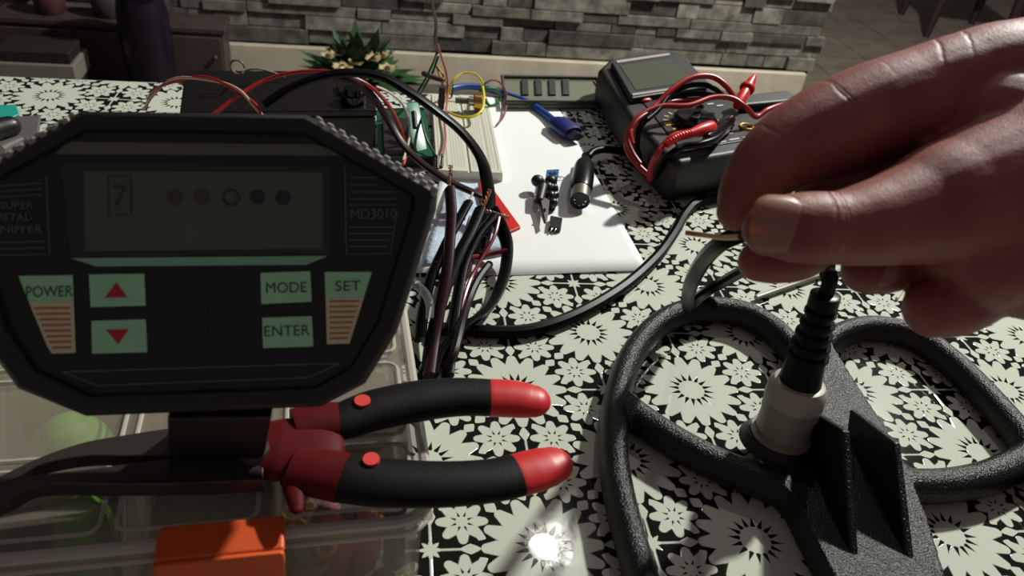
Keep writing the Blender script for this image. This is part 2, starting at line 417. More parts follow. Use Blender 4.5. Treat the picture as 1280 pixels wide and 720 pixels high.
def napkin():
    vs = []; n = 14
    c = [P(528, 340), P(634, 318), P(600, 238), P(560, 238)]
    for j in range(n + 1):
        for i in range(n + 1):
            a, b_ = i / n, j / n; p = c[0].lerp(c[1], a).lerp(c[3].lerp(c[2], a), b_)
            zz = ZT + 0.0068 + 0.0016 * (math.sin(a * 9 + b_ * 4) * math.sin(b_ * 8 + a * 2))
            vs.append(Vector((p.x, p.y, zz)))
    W_ = n + 1; m_ = MB().add(vs, [(j * W_ + i, j * W_ + i + 1, (j + 1) * W_ + i + 1, (j + 1) * W_ + i) for j in range(n) for i in range(n)])
    mt = mat('blue_tissue', (188, 203, 222), 0.8, bump=1.0, bscale=260, var=0.10, vscale=260)
    o = m_.build('paper_napkin', mt); md = o.modifiers.new('s', 'SOLIDIFY'); md.thickness = 0.004; md.offset = -1
    tag(o, 'pale blue mottled napkin under the bundle of stripped cables', 'napkin')
napkin()
pk = [P(596, 243, ZT), P(606, 238, ZT), P(649, 299, ZT), P(634, 306, ZT), P(622, 300, ZT), P(600, 262, ZT)]
o = MB().prism(pk, ZT + 0.0085, ZT + 0.0118).build('plastic_pick', mat('red_plastic', (205, 42, 38), 0.3), bevel=0.001)
tag(o, 'bright red triangular plastic pick lying over the blue napkin corner', 'pick')

# ------------------------------------------------------------------ search coil
ZC = ZT + 0.020                                       # level of its top face
def K(u, v, z=ZC): return P(u, v, z)
def search_coil():
    t = thing('search_coil', 'black open-frame metal detector search coil with two upright ears', 'search coil', P(1060, 600, ZT))
    mt = mat('coil_black', (11, 10, 10), 0.30, bump=0.8, bscale=950, spec=0.45)
    mb = MB(); z = ZT + 0.0108
    def bar(pp, r, wide=1.0):
        mb.capsule([P(u, v, z) for u, v in pp], r if isinstance(r, list) else [r] * len(pp), seg=16, sm=6, flat=(wide, 0.0102 / (r if not isinstance(r, list) else r[0])), up=(0, 0, 1))
    R0 = 0.0083
    bar([(830, 820), (795, 700), (774, 620), (766, 560), (771, 500), (790, 445), (825, 405), (870, 388), (925, 392), (968, 415), (1000, 452), (1020, 490)], R0)
    bar([(1015, 455), (1040, 425), (1085, 411), (1140, 421), (1190, 455), (1240, 505), (1285, 560), (1330, 640), (1360, 760)], R0)
    bar([(778, 508), (830, 545), (890, 578), (950, 602), (1005, 625)], 0.0088)
    bar([(1130, 608), (1185, 607), (1240, 595), (1290, 570)], 0.0098)
    # spine plate
    poly = [(978, 470), (1012, 425), (1035, 425), (1062, 470), (1098, 525), (1132, 585), (1158, 650), (1185, 740), (1200, 830), (1085, 830), (1050, 740), (1020, 680), (992, 625), (962, 590), (945, 560), (955, 525)]
    pp = [P(u, v, ZC - 0.002) for u, v in poly]
    mb.prism(pp, ZT + 0.0015, ZC + 0.0)
    # corner webs
    for c_, r_ in (((1000, 612), .012), ((965, 560), .012), ((790, 520), .010), ((1122, 600), .012), ((1005, 460), .011), ((1285, 575), .011)):
        p = P(c_[0], c_[1], z); mb.ball((p.x, p.y, z), r_, sc3=(1, 1, 0.0092 / r_))
    mb.build('frame', mt, t, remesh=0.0011, smooth=4)
    # ears: two upright plates along the spine
    for A_, B_, pts in (((1012, 560), (1069, 698), ((1022, 515), (1058, 538))), ((1062, 545), (1139, 702), ((1060, 508), (1121, 552)))):
        a = P(*A_, ZC - 0.001); b_ = P(*B_, ZC - 0.001); d = b_ - a
        prof = [(0, 0)]
        for (u, v) in pts:                            # where along the plate and how high the photo puts each corner
            best = None
            for i in range(-10, 101):
                for j in range(5, 60):
                    q = a + d * (i / 100) + Vector((0, 0, j * 0.0008)); x_, y_, _ = px(q); e_ = (x_ - u) ** 2 + (y_ - v) ** 2
                    if best is None or e_ < best[0]: best = (e_, i / 100, j * 0.0008)
            prof.append((best[1], best[2]))
        prof.append((1, 0)); print('EAR', prof)
        nrm = Vector((-d.y, d.x, 0)).normalized() * 0.0022
        k = MB(); s1 = [a + d * s_ + Vector((0, 0, h_)) for s_, h_ in prof] + [b_ - Vector((0, 0, .004)), a - Vector((0, 0, .004))]
        k.hexa([q - nrm for q in s1], [q + nrm for q in s1]); k.build('ear', mt, t, bevel=0.0015, bseg=3)
    # cable gland and its boot
    base = P(974, 548, ZC - 0.001); top = base + Vector((0.004, 0.004, 0.0))
    axis = (Q(1000, 478, px(base + Vector((0, 0, .034)))[2]) - base); print('gland axis', axis)
    axis.normalize(); ln = 0.040
    gm = mat('gland_grey', (140, 134, 120), 0.42, var=0.12, vscale=60)
    nut = mat('gland_nut', (166, 160, 145), 0.4)
    g = MB(); g.tube([base - axis * .002, base + axis * 0.006, base + axis * .0062, base + axis * .020, base + axis * .0205, base + axis * .027], [.0172, .0168, .0150, .0146, .0155, .0152], 8 * 4)
    g.build('gland_body', gm, t)
    g = MB(); g.tube([base + axis * .027, base + axis * .0275, base + axis * .036, base + axis * .040, base + axis * .041], [.0142, .0160, .0158, .0135, .0100], 32)
    g.build('gland_nut', nut, t)
    ft = MB(); ft.tube([base - axis * .003, base + axis * .003], [.022, .0178], 28); ft.build('gland_foot', mt, t)
    # boot with rings
    b0 = base + axis * .036; tb_ = px(b0)[2]
    b1 = Q(1031, 372, tb_ - .028); d = b1 - b0; pts, rs = [], []
    for i in range(61):
        s_ = i / 60; r = .0118 * (1 - s_) + .0058 * s_
        if s_ > .35: r += .0014 * (1 if (int((s_ - .35) / .65 * 11) % 2 == 0) else -.3)
        pts.append(b0 + d * s_); rs.append(r)
    MB().tube(pts, rs, 20).build('cable_boot', CABLE, t)
    MB().tube([b1 + d * -.10, b1 + d * -.09, b1 + d * .03, b1 + d * .04], [.0066, .0076, .0076, .0064], 20).build('boot_collar', CABLE, t)
    return b1, d.normalized()
boot_tip, boot_dir = search_coil()

# ------------------------------------------------------------------ cables of the coil
top_px = px(boot_tip)
wire('coil_cable', [boot_tip - boot_dir * .004, boot_tip + boot_dir * .012, Q(1034, 345, top_px[2] - .002), Q(1036, 315, top_px[2] - .002), Q(1038, 285, .345), Q(1010, 262, .342), Q(950, 285, .338), Q(908, 300, .340),
     Q(880, 325, .372), Q(862, 360, .42), P(860, 385, ZT + .024)],
     .0040, CABLE, 'black coil cable looping from the white gland up through the fingers to the coil rim', 'cable')
wire('loose_cable', [P(866, 382, ZT + .026), Q(878, 368, .45), Q(905, 352, .43), Q(935, 335, .40), Q(965, 320, .375), Q(1000, 310, .35)], .0032, CABLE,
     'thinner black cable rising from the coil rim to behind the fingertips', 'cable')
cp = P(870, 384, ZT + .0105)
kt = MB(); kt.tube([cp + Vector((.011 * math.cos(a), -0.004 + .0 * a, .0125 * math.sin(a))) for a in [i * math.pi / 10 for i in range(20)]], .0028, 8, closed=True, flat=(1, 1.6))
tag(kt.build('cable_tie', CABLE), 'black tie strap holding the cables on the far left rim of the coil', 'cable tie')
wire('copper_wire', [Q(858, 291, .325), Q(880, 294, .318), Q(905, 297, .300), Q(925, 296, .285)], .0011, COPPER, 'bare copper wire end pinched between thumb and index finger')
wire('main_cable', [P(545, 412, ZT + .006), P(572, 411, ZT + .0052), P(620, 415, ZT + .0050), P(670, 411, ZT + .0050), P(725, 391, ZT + .0050), P(780, 358, ZT + .0050), P(820, 322, ZT + .0050), P(842, 292, ZT + .0050), P(856, 268, ZT + .0050), P(875, 252, ZT + .0050), P(920, 246, ZT + .0050), P(1000, 250, ZT + .0050)],
     .0044, CABLE, 'thick black cable curving over the tablecloth below the white paper', 'cable')
wire('clear_tube', [P(945, 372, ZT + .003), P(985, 358, ZT + .003), P(1030, 343, ZT + .003), P(1080, 335, ZT + .003)], .0021, mat('clear_cord', (150, 150, 138), 0.25), 'pale grey cord lying on the cloth under the hand', 'cord')
wire('white_string', [P(1121, 373, ZT + .002), P(1131, 358, ZT + .002), P(1141, 342, ZT + .002), P(1150, 325, ZT + .002)], .0011, WHITEW, 'short white cord on the cloth between ring finger and little finger', 'string')

# ------------------------------------------------------------------ breadboard
bb0, bb1, bb2, bb3 = P(545, 212, ZT + .0095), P(629, 216, ZT + .0095), P(615, 120, ZT + .0095), P(541, 118, ZT + .0095)
bx = (bb1 - bb0).normalized(); by = Vector((-bx.y, bx.x, 0)); BW = (bb1 - bb0).length; BL = .165
def B(a, b_, z=0): return bb0 + bx * a + by * b_ + Vector((0, 0, z))        # z from the top face
bbt = thing('breadboard', 'white solderless breadboard with a centre groove, lying on the paper', 'breadboard', B(BW / 2, BL / 2, -.0088))
bmat = mat('breadboard_white', (206, 206, 190), 0.5)
gw = .003
cream = bmat
k = MB(); RB = Matrix((bx, by, Vector((0, 0, 1)))).transposed()
k.box(B(BW / 2, BL / 2, -.0052), (BW, BL, .0072), RB); k.box(B(BW * .245, BL / 2, -.0008), (BW * .49 - gw / 2 - .0002 + 0.0, BL, .0016), RB); k.box(B(BW * .755, BL / 2, -.0008), (BW * .49 - gw / 2, BL, .0016), RB)
k.build('body', bmat, bbt)
holes = mat('hole_dark', (150, 146, 132), 0.8)
k = MB()
rows = [-.0225, -.020, .020, .0225] + [s_ * (.0042 + .00254 * i) for i in range(5) for s_ in (-1, 1)]
for a in rows:
    for j in range(60):
        p = B(BW / 2 + a, .008 + j * .00254, .00008); k.add([p + (bx * x_ + by * y_) * .00045 for x_, y_ in ((-1, -1), (1, -1), (1, 1), (-1, 1))], [(0, 1, 2, 3)])
ho = k.build('contact_holes', holes, bbt); ho['kind'] = 'stuff'
for a, mt_ in ((.0035, mat('rail_red', (175, 150, 138), .6)), (.0105, mat('rail_blue', (150, 152, 155), .6)), (BW - .0035, MATS['rail_blue']), (BW - .0105, MATS['rail_red'])):
    MB().box(B(a, BL / 2, .00012), (.0005, BL - .012, .0002), RB).build('rail_line', mt_, bbt)
def jumper(name, pts, mt_, label, r=.0011, **kw):
    return wire(name, pts, r, mt_, label, 'wire', **kw)
# potentiometer on the board
pc = P(597, 127, ZT + .020)
pt = thing('potentiometer', 'brass-backed rotary potentiometer with grey shaft at the far end of the breadboard', 'potentiometer', (pc.x, pc.y, ZT + .0095))
MB().tube([pc + bx * -.004, pc + bx * -.0035, pc + bx * .003, pc + bx * .004], [.006, .0078, .0078, .0062], 24).build('body', mat('brass', (190, 150, 60), 0.25, metal=.9), pt)
MB().tube([pc + bx * -.004, pc + bx * -.009], .0045, 16).build('bushing', STEEL, pt)
MB().tube([pc + bx * -.009, pc + bx * -.022], .0030, 16).build('shaft', mat('grey_shaft', (95, 95, 92), .45), pt)
MB().box(pc + Vector((0, 0, -.0075)) + bx * .002, (.006, .010, .006), RB).build('terminal_block', BLACKP, pt)
# parts standing up on the board: transistor and two dark pieces
cx = MB().box(P(552, 122, ZT + .021), (.006, .005, .022), RB).build('header_block', mat('maroon_part', (58, 22, 34), .5)); tag(cx, 'dark maroon component standing on the left edge of the breadboard', 'component')
cx = MB().box(P(565, 113, ZT + .0175), (.0018, .003, .014), RB).build('header_pin', BLACKP); tag(cx, 'short black pin standing on the breadboard behind the grey shaft', 'pin')
cy = P(530, 92, ZT + .050); MB_ = MB().capsule([cy, P(537, 95, ZT + .048), P(553, 100, ZT + .046)], [.0026] * 3, 10); cx = MB_.build('ceramic_resistor', mat('brown_part', (92, 62, 48), .5)); tag(cx, 'brown tubular resistor held up among the green and pink jumper wires', 'resistor')
jumper('jumper_wire', [P(512, 128, ZT + .012), P(520, 118, ZT + .030), P(531, 100, ZT + .045), P(541, 80, ZT + .060), P(546, 66, ZT + .068)], GREENW, 'upright green jumper wire left of the breadboard, nearest the black cable')
jumper('jumper_wire', [P(523, 122, ZT + .012), P(533, 104, ZT + .035), P(541, 90, ZT + .048), P(548, 70, ZT + .066)], mat('green_wire_dark', (12, 66, 38), .4), 'darker green jumper wire beside the upright green one')
jumper('jumper_wire', [P(547, 66, ZT + .068), P(544, 50, ZT + .085), P(545, 30, ZT + .105), P(540, 0, ZT + .135), P(537, -40, ZT + .17)], BROWNW, 'thin dark wire running straight up against the stone wall', r=.0015)
jumper('jumper_wire', [P(547, 55, ZT + .075), P(552, 72, ZT + .058), P(558, 92, ZT + .040), P(560, 118, ZT + .022), P(556, 150, ZT + .014), P(557, 175, ZT + .013), P(553, 196, ZT + .016)], PINKW, 'long pink-red jumper wire dropping down the left side of the breadboard')
jumper('jumper_wire', [P(556, 118, ZT + .020), P(553, 105, ZT + .030), P(549, 92, ZT + .038), P(546, 82, ZT + .044), P(556, 98, ZT + .036), P(560, 108, ZT + .024), P(556, 128, ZT + .012)], mat('orange_wire', (205, 150, 80), .4), 'short orange-yellow jumper wire twisted around the maroon component')
jumper('jumper_wire', [P(563, 118, ZT + .013), P(565, 103, ZT + .028), P(578, 92, ZT + .034), P(595, 93, ZT + .034), P(604, 106, ZT + .026), P(603, 120, ZT + .016)], YELW, 'yellow jumper wire arched over the far end of the breadboard')
jumper('jumper_wire', [P(562, 141, ZT + .013), P(574, 146, ZT + .017), P(590, 146, ZT + .019), P(602, 138, ZT + .022), P(605, 122, ZT + .026), P(603, 108, ZT + .024), P(600, 104, ZT + .017)], mat('yellow_wire_bright', (225, 205, 40), .4), 'bright yellow jumper wire hooked under the brass potentiometer', r=.0013)
jumper('jumper_wire', [P(600, 114, ZT + .02), P(608, 111, ZT + .024), P(620, 112, ZT + .022), P(625, 122, ZT + .014), P(620, 130, ZT + .010), P(612, 132, ZT + .011), P(606, 124, ZT + .016)], GREENW, 'dark green jumper wire coiled right of the brass potentiometer', r=.0016)
jumper('jumper_wire', [P(604, 106, ZT + .026), P(615, 100, ZT + .030), P(626, 104, ZT + .024), P(633, 118, ZT + .012), P(633, 132, ZT + .006), P(629, 146, ZT + .004), P(621, 156, ZT + .003)], mat('dusky_pink_wire', (140, 82, 84), .4), 'dusky pink jumper wire looping off the right side of the breadboard')
for u in (547, 552.5):
    pass
tag(MB().tube([P(547, 211, ZT + .0105), P(547, 195, ZT + .0145)], .0013, 8).build('jumper_pin', BLACKP), 'left one of two black jumper pins at the near left corner of the breadboard', 'pin')
tag(MB().tube([P(552, 209, ZT + .0105), P(553, 193, ZT + .0165)], .0013, 8).build('jumper_pin', BLACKP), 'right one of two black jumper pins, ending the long pink-red wire', 'pin')
jumper('jumper_wire', [P(545, 195, ZT + .016), P(536, 180, ZT + .02), P(530, 165, ZT + .026), P(526, 145, ZT + .03), P(522, 130, ZT + .02)], mat('green_wire_dark', (12, 66, 38), .4), 'green jumper wire from the green module to the left black pin')

# ------------------------------------------------------------------ circuit modules between box and breadboard
gm1 = thing('circuit_module', 'green circuit board with a large black chip right of the black enclosure', 'circuit board', P(500, 205, ZT))
q0, q1, q2, q3 = P(473, 196, ZT + .012), P(541, 196, ZT + .012), P(530, 136, ZT + .012), P(470, 140, ZT + .012)
MB().prism([q0, q1, q2, q3], ZT + .0112, ZT + .0128).build('board', mat('pcb_green', (24, 88, 58), .4, var=.2, vscale=200), gm1)
MB().prism([P(480, 190, ZT + .016), P(513, 190, ZT + .016), P(509, 150, ZT + .016), P(478, 150, ZT + .016)], ZT + .0128, ZT + .018).build('chip', mat('chip_purple_black', (38, 26, 34), .45), gm1, bevel=.0006)
MB().prism([P(478, 203, ZT + .006), P(541, 203, ZT + .006), P(541, 190, ZT + .006), P(478, 190, ZT + .006)], ZT + .0012, ZT + .0112).build('pin_header', BLACKP, gm1)
MB().prism([P(478, 150, ZT + .006), P(530, 148, ZT + .006), P(528, 140, ZT + .006), P(478, 142, ZT + .006)], ZT + .0012, ZT + .0112).build('pin_header', BLACKP, gm1)
gm2 = thing('upright_module', 'green circuit board standing on edge beside the breadboard', 'circuit board', P(520, 190, ZT))
MB().hexa([P(518, 190, ZT + .0130), P(533, 186, ZT + .0130), P(534, 184, ZT + .0130), P(519, 188, ZT + .0130)], [P(508, 130, ZT + .040), P(522, 128, ZT + .040), P(523, 126, ZT + .040), P(509, 128, ZT + .040)]).build('board', mat('pcb_green_bright', (22, 108, 66), .35, var=.25, vscale=300), gm2)
MB().tube([P(519, 160, ZT + .031), P(517, 140, ZT + .040)], .0024, 12).build('capacitor', BLACKP, gm2)

# ------------------------------------------------------------------ black enclosure behind the control unit
bo = thing('project_enclosure', 'low black plastic enclosure behind the control unit, crossed by red wires', 'enclosure', P(350, 170, ZT))
ka, kb = P(226, 138, ZT + .05), P(470, 136, ZT + .05); kx = (kb - ka).normalized(); ky = Vector((-kx.y, kx.x, 0)); KW = (kb - ka).length; KL = .085
RK = Matrix((kx, ky, Vector((0, 0, 1)))).transposed(); kc = (ka + kb) / 2 + ky * KL / 2
encm = mat('enclosure_black', (20, 15, 18), 0.33, var=.2, vscale=40)
MB().box((kc.x, kc.y, ZT + .0215), (KW, KL, .043), RK).build('body', encm, bo, bevel=.002)
MB().box((kc.x, kc.y, ZT + .0465), (KW + .002, KL + .002, .006), RK).build('lid', encm, bo, bevel=.0015)
jk = P(442, 124, ZT + .052)
MB().tube([jk + Vector((0, 0, -.002)), jk + Vector((0, 0, .005)), jk + Vector((0, 0, .0052)), jk + Vector((0, 0, .010))], [.011, .011, .008, .0075], 24).build('knob', mat('gloss_black', (14, 11, 16), .12), bo)
MB().box(P(425, 112, ZT + .0515), (.003, .02, .004), RK).build('latch_rib', encm, bo)
lw_ = [P(297, 84, ZT + .07) + Vector((.006 * math.cos(a), 0, .006 * math.sin(a))) for a in [i * .5 for i in range(12)]]
wire('wire_loop', lw_ + [P(302, 92, ZT + .058), P(312, 87, ZT + .062), P(328, 87, ZT + .062), P(345, 92, ZT + .0565), P(356, 97, ZT + .053)], .0009, mat('grey_wire', (120, 112, 100), .4), 'thin grey wire with a small loop standing on the black enclosure')

# ------------------------------------------------------------------ wires over the enclosure and the bundle of stripped cables
def A_(*l): return [P(u, v, ZT + z_) for u, v, z_ in l]
lt = thing('twisted_lead', 'red and white twisted lead arching over the top left of the control unit', 'wire', P(182, 135, ZT + .02))
path = A_((181, 137, .020), (190, 118, .045), (210, 103, .066), (240, 97, .078), (272, 101, .082), (300, 115, .080), (318, 131, .074), (328, 146, .066), (335, 170, .055), (340, 200, .04))
q = catmull([tuple(p) for p in path], 10)
for k_, mt_ in ((0, REDW), (math.pi, mat('pale_pink_wire', (205, 160, 140), .4))):
    MB().tube([p + Vector((math.cos(i * .22 + k_) * .0009, 0, math.sin(i * .22 + k_) * .0011)) for i, p in enumerate(q)], .0012, 8).build('strand', mt_, lt)
wire('red_lead', A_((262, 146, .066), (275, 137, .070), (300, 118, .078), (330, 101, .085), (360, 92, .09), (395, 89, .092), (430, 93, .092), (465, 110, .080), (488, 135, .055), (502, 165, .030), (507, 190, .014), (504, 206, .010)), .0016, REDW,
     'red wire crossing the black enclosure and dropping in front of the green board')
wire('white_lead', A_((470, 108, .080), (487, 116, .068), (503, 130, .050), (511, 152, .033), (511, 175, .022), (504, 200, .012)), .0011, WHITEW, 'thin white wire curving beside the red one in front of the green board')
wire('maroon_lead', A_((410, 93, .091), (440, 100, .089), (465, 120, .072), (485, 150, .050), (505, 182, .034), (530, 206, .028), (560, 226, .026), (590, 240, .024), (603, 246, .022)), .0031, MAROON, 'thick dark maroon cable running diagonally past the near end of the breadboard', 'cable', flat=(1.1, .8))
wire('black_twin_cable', A_((330, 132, .075), (360, 112, .086), (400, 96, .097), (440, 91, .100), (480, 97, .098), (515, 117, .090), (550, 142, .078), (580, 168, .064), (602, 200, .047), (610, 235, .032), (611, 262, .022), (606, 290, .016), (598, 320, .014)), .0040, CABLE,
     'flat black twin cable arched high over the enclosure and down across the breadboard', 'cable', flat=(1.3, .75), up=(0, 0, 1))
def strip(name, pts, r, mt_, label, tip, tipmat=COPPER, tw=.0011):
    t = thing(name, label, 'cable', pts[0])
    MB().tube(pts, r, 10, 6, flat=(1.25, .85)).build('jacket', mt_, t)
    q = catmull([tuple(p) for p in tip], 12)
    for k_ in (0, 2.1, 4.2):
        MB().tube([p + Vector((math.cos(i * .55 + k_) * tw, math.sin(i * .55 + k_) * tw * .4, math.sin(i * .55 + k_) * tw)) for i, p in enumerate(q)], .0006, 6).build('strand', tipmat, t)
    return t
strip('stripped_cable', A_((536, 470, .010), (542, 430, .012), (550, 385, .022), (559, 335, .035), (563, 290, .045), (564, 262, .052), (562, 236, .058)), .0036, MAROON, 'dark maroon cable standing tallest in the bundle with twisted copper ends',
      A_((562, 237, .058), (561, 228, .061), (563, 218, .064), (563, 208, .067)), mat('bronze_strands', (120, 78, 58), .45, metal=.5))
strip('stripped_cable', A_((525, 425, .010), (529, 390, .018), (538, 350, .028), (558, 304, .036), (575, 272, .040), (585, 254, .042)), .0037, CABLE, 'black cable of the bundle with a white stripped core near the napkin',
      A_((585, 255, .042), (588, 248, .043), (591, 241, .045)), WHITEW, .0004)
strip('stripped_cable', A_((535, 462, .007), (540, 425, .012), (552, 375, .020), (570, 325, .030), (588, 290, .036), (600, 262, .040)), .0042, CABLE, 'black cable of the bundle ending in short bare copper wires above the red pick',
      A_((600, 263, .040), (606, 252, .043), (612, 238, .047)), COPPER, .0012)
strip('stripped_cable', A_((560, 470, .006), (565, 420, .010), (572, 370, .014), (582, 325, .020), (598, 294, .026), (618, 270, .031)), .0036, CABLE, 'black cable of the bundle leaning right with white and copper strands at its tip',
      A_((601, 262, .033), (614, 265, .033), (624, 268, .032), (636, 272, .030)), mat('pale_strands', (190, 165, 145), .4, metal=.3), .0008)
wire('looped_cable', A_((615, 262, .030), (627, 285, .022), (634, 310, .015), (630, 345, .010), (617, 375, .008), (600, 395, .013), (582, 407, .014), (562, 425, .010), (548, 445, .008), (540, 470, .007)), .0042, CABLE, 'dark brown-black twin cable looping down right of the bundle', 'cable', flat=(1.3, .7))
wire('thin_red_lead', A_((624, 272, .030), (618, 295, .025), (603, 322, .018), (588, 350, .012), (578, 380, .010), (572, 405, .014)), .0014, mat('wine_wire', (120, 22, 38), .3), 'thin wine-red wire inside the loop of the bundle')
wire('cross_lead', A_((545, 330, .034), (575, 324, .022), (605, 319, .013), (634, 313, .016)), .0018, mat('wine_wire', (120, 22, 38), .3), 'wine-red wire running level across the bundle over the napkin')
wire('slim_grey_lead', A_((588, 270, .030), (583, 285, .026), (584, 305, .018), (592, 330, .010)), .0008, mat('grey_wire', (120, 112, 100), .4), 'very thin grey-brown wire curling over the napkin')
wire('dark_brown_lead', A_((612, 330, .006), (596, 352, .006), (584, 380, .006), (577, 405, .016), (568, 440, .016), (556, 462, .008)), .0030, mat('brown_black_wire', (28, 18, 18), .45, spec=.2), 'dark brown cable curving along the cloth beside the bundle', 'cable')
wire('clear_strap', A_((515, 352, .030), (530, 365, .028), (537, 380, .026), (537, 398, .022)), .0018, clear('clear_strap_mat', (200, 205, 205), .2), 'clear bent plastic strap left of the cable bundle', 'strap', flat=(1.6, .3))

# ------------------------------------------------------------------ usb plug and cable
ub = thing('usb_cable', 'blue cable with a blue and metal plug lying across the far edge of the paper', 'cable', P(700, 165, ZT))
bl = mat('usb_blue', (22, 30, 105), .4)
MB().tube(A_((560, 112, .006), (580, 108, .006), (605, 110, .005), (635, 119, .0045), (660, 128, .0045), (680, 141, .0045), (694, 152, .006)), .0035, 12, 8).build('cord', mat('usb_cord_blue', (36, 70, 150), .4), ub)
a, b_ = P(692, 149, ZT + .008), P(716, 167, ZT + .008); d = (b_ - a)
MB().tube([a, a + d * .15, a + d * .3, a + d * .9, a + d], [.0045, .009, .0125, .0125, .0110], 16, flat=(1, .58), up=(0, 0, 1)).build('plug_shell', bl, ub)
MB().tube([a + d * .95, a + d * 1.25], .0085, 4, flat=(1, .5), up=(0, 0, 1)).build('plug_end', mat('plug_dark', (40, 38, 48), .4), ub)

# ------------------------------------------------------------------ din plug
dp = thing('din_plug', 'round five-pin plug with black grip and nickel collar on the paper', 'plug', P(727, 235, ZT))
def seg3(u0, v0, u1, v1, z_): return P(u0, v0, ZT + z_), P(u1, v1, ZT + z_)
a, b_ = seg3(731, 203, 726, 239, .0105); d = b_ - a
MB().tube([a - d * .25, a - d * .05, a, a + d * .12, a + d * .3, a + d * .55, a + d * .95, a + d], [.0040, .0044, .0062, .0084, .0096, .0100, .0098, .0090], 28).build('grip', mat('din_black', (15, 14, 14), .3, spec=.3), dp)
e0 = a + d; e1 = P(725, 251, ZT + .0100); dd = (e1 - e0); n_ = dd.normalized()
k = MB(); k.tube([e0, e1], [.0084, .0082], 28, caps=False); k.tube([e1, e0], [.0074, .0074], 28, caps=False)
o = k.build('collar', STEEL, dp)
MB().tube([e0 - n_ * .001, e1 - n_ * .0015], .0073, 24).build('insert', mat('din_insert', (18, 16, 20), .5), dp)
sx = n_.cross(Vector((0, 0, 1))).normalized(); su = sx.cross(n_)
for i in range(5):
    an = math.radians(-180 + 45 * i + 0) ; c_ = e1 + sx * (.0046 * math.cos(an)) + su * (.0046 * math.sin(an))
    MB().tube([c_ - n_ * .003, c_ - n_ * .0002], .0007, 8).build('pin', STEEL, dp)
MB().tube([a - d * .2] + A_((735, 196, .012), (741, 190, .013), (752, 187, .012), (770, 188, .009), (783, 190, .006)), .0036, 12, 6).build('cord', CABLE, dp)

# ------------------------------------------------------------------ alligator clip and its neighbours
ac = thing('alligator_clip', 'nickel alligator clip with black grip beside the round plug on the paper', 'clip', P(680, 262, ZT))
z_ = ZT + .006
MB().hexa([P(668, 248, z_), P(677, 247, z_), P(683, 279, z_), P(680, 280, z_)], [P(668, 246, z_ + .0012), P(677, 245, z_ + .0012), P(683, 277, z_ + .0012), P(680, 279, z_ + .0012)]).build('jaw', STEEL, ac)
k = MB(); k.hexa([P(675, 246, z_ + .002), P(687, 252, z_ + .002), P(684, 276, z_ + .002), P(682, 278, z_ + .002)], [P(675, 244, z_ + .0045), P(687, 250, z_ + .0045), P(684, 274, z_ + .0035), P(682, 276, z_ + .0035)]); k.build('jaw', STEEL, ac)
MB().tube([P(678, 234, z_ + .004), P(674, 252, z_ + .002)], [.0050, .0042], 14).build('grip', BLACKP, ac)
MB().ball(P(672, 226, z_ + .005), .0058, sc3=(1, 1, .9)).build('cap', BLACKP, ac)
MB().ball(P(681, 262, z_ + .005), .0013).build('rivet', BLACKP, ac)
kn = MB()
for i, (u, v, r) in enumerate(((688, 228, .006), (684, 236, .006), (692, 236, .0045), (688, 246, .005), (691, 254, .0042), (694, 244, .0035), (688, 222, .0045))):
    kn.ball(P(u, v, ZT + .0075), r, sc3=(1, 1, 1.1))
kn.tube(A_((690, 250, .006), (693, 258, .003), (690, 264, .0022), (686, 262, .003), (689, 256, .004)), .0014, 8, 6)
tag(kn.build('knotted_terminal', mat('knot_black', (24, 23, 26), .35), remesh=.0008, smooth=2), 'lumpy black terminal cluster between the clip jaws and the blue trimmer', 'terminal')
tr = thing('trimmer', 'small blue trimmer block at the far end of the black terminal cluster', 'trimmer', P(690, 218, ZT))
MB().prism([P(683, 214, ZT + .01), P(699, 213, ZT + .01), P(697, 223, ZT + .01), P(682, 224, ZT + .01)], ZT + .0010, ZT + .0115).build('body', mat('trimmer_blue', (45, 95, 160), .35), tr, bevel=.0005)
MB().tube([P(693, 217, ZT + .0115), P(693, 217, ZT + .0125)], .0018, 12).build('screw', STEEL, tr)
for u in (699, 703): MB().tube(A_((697, 219 + (u - 699) / 2, .004), (u, 221, .0035), (u + 2, 223, .0018)), .0004, 6, 4).build('lead', STEEL, tr)
ts = thing('black_transistor', 'small square black component with two bent leads below the clip', 'component', P(694, 280, ZT))
MB().prism([P(686, 285, ZT + .004), P(701, 287, ZT + .004), P(703, 274, ZT + .004), P(688, 271, ZT + .004)], ZT + .0010, ZT + .0055).build('body', mat('chip_black', (30, 31, 31), .35), ts, bevel=.0006)
for u in (689, 694): MB().tube(A_((u + 2, 284, .0045), (u, 288, .0040), (u - 2, 290, .0014), (u - 4, 292, .0013)), .00045, 6, 4).build('lead', STEEL, ts)

# ------------------------------------------------------------------ grey tray at the far edge
gt = thing('ridged_tray', 'grey ridged plastic tray on the far edge of the table beside the meter', 'tray', P(690, 118, ZT))
c4 = [P(632, 126, ZT + .010), P(763, 126, ZT + .010), P(745, 94, ZT + .012), P(628, 92, ZT + .012)]
trm = mat('tray_grey', (112, 114, 98), .45)
k = MB(); k.prism(c4, ZT + .0008, ZT + .006); k.build('base', trm, gt, bevel=.002)
rim = [Vector((p.x, p.y, ZT + .0085)) for p in c4]
MB().tube([rim[0], rim[1], rim[2], rim[3]], .0026, 10, closed=True).build('rim', mat('tray_rim', (66, 68, 58), .4), gt)
for i in range(4):
    u = 652 + i * 17
    MB().prism([P(u, 120, ZT + .006), P(u + 9, 120, ZT + .006), P(u + 8, 101, ZT + .006), P(u - 1, 101, ZT + .006)], ZT + .006, ZT + .0085).build('ridge', mat('tray_dark', (48, 50, 44), .5), gt, bevel=.001)

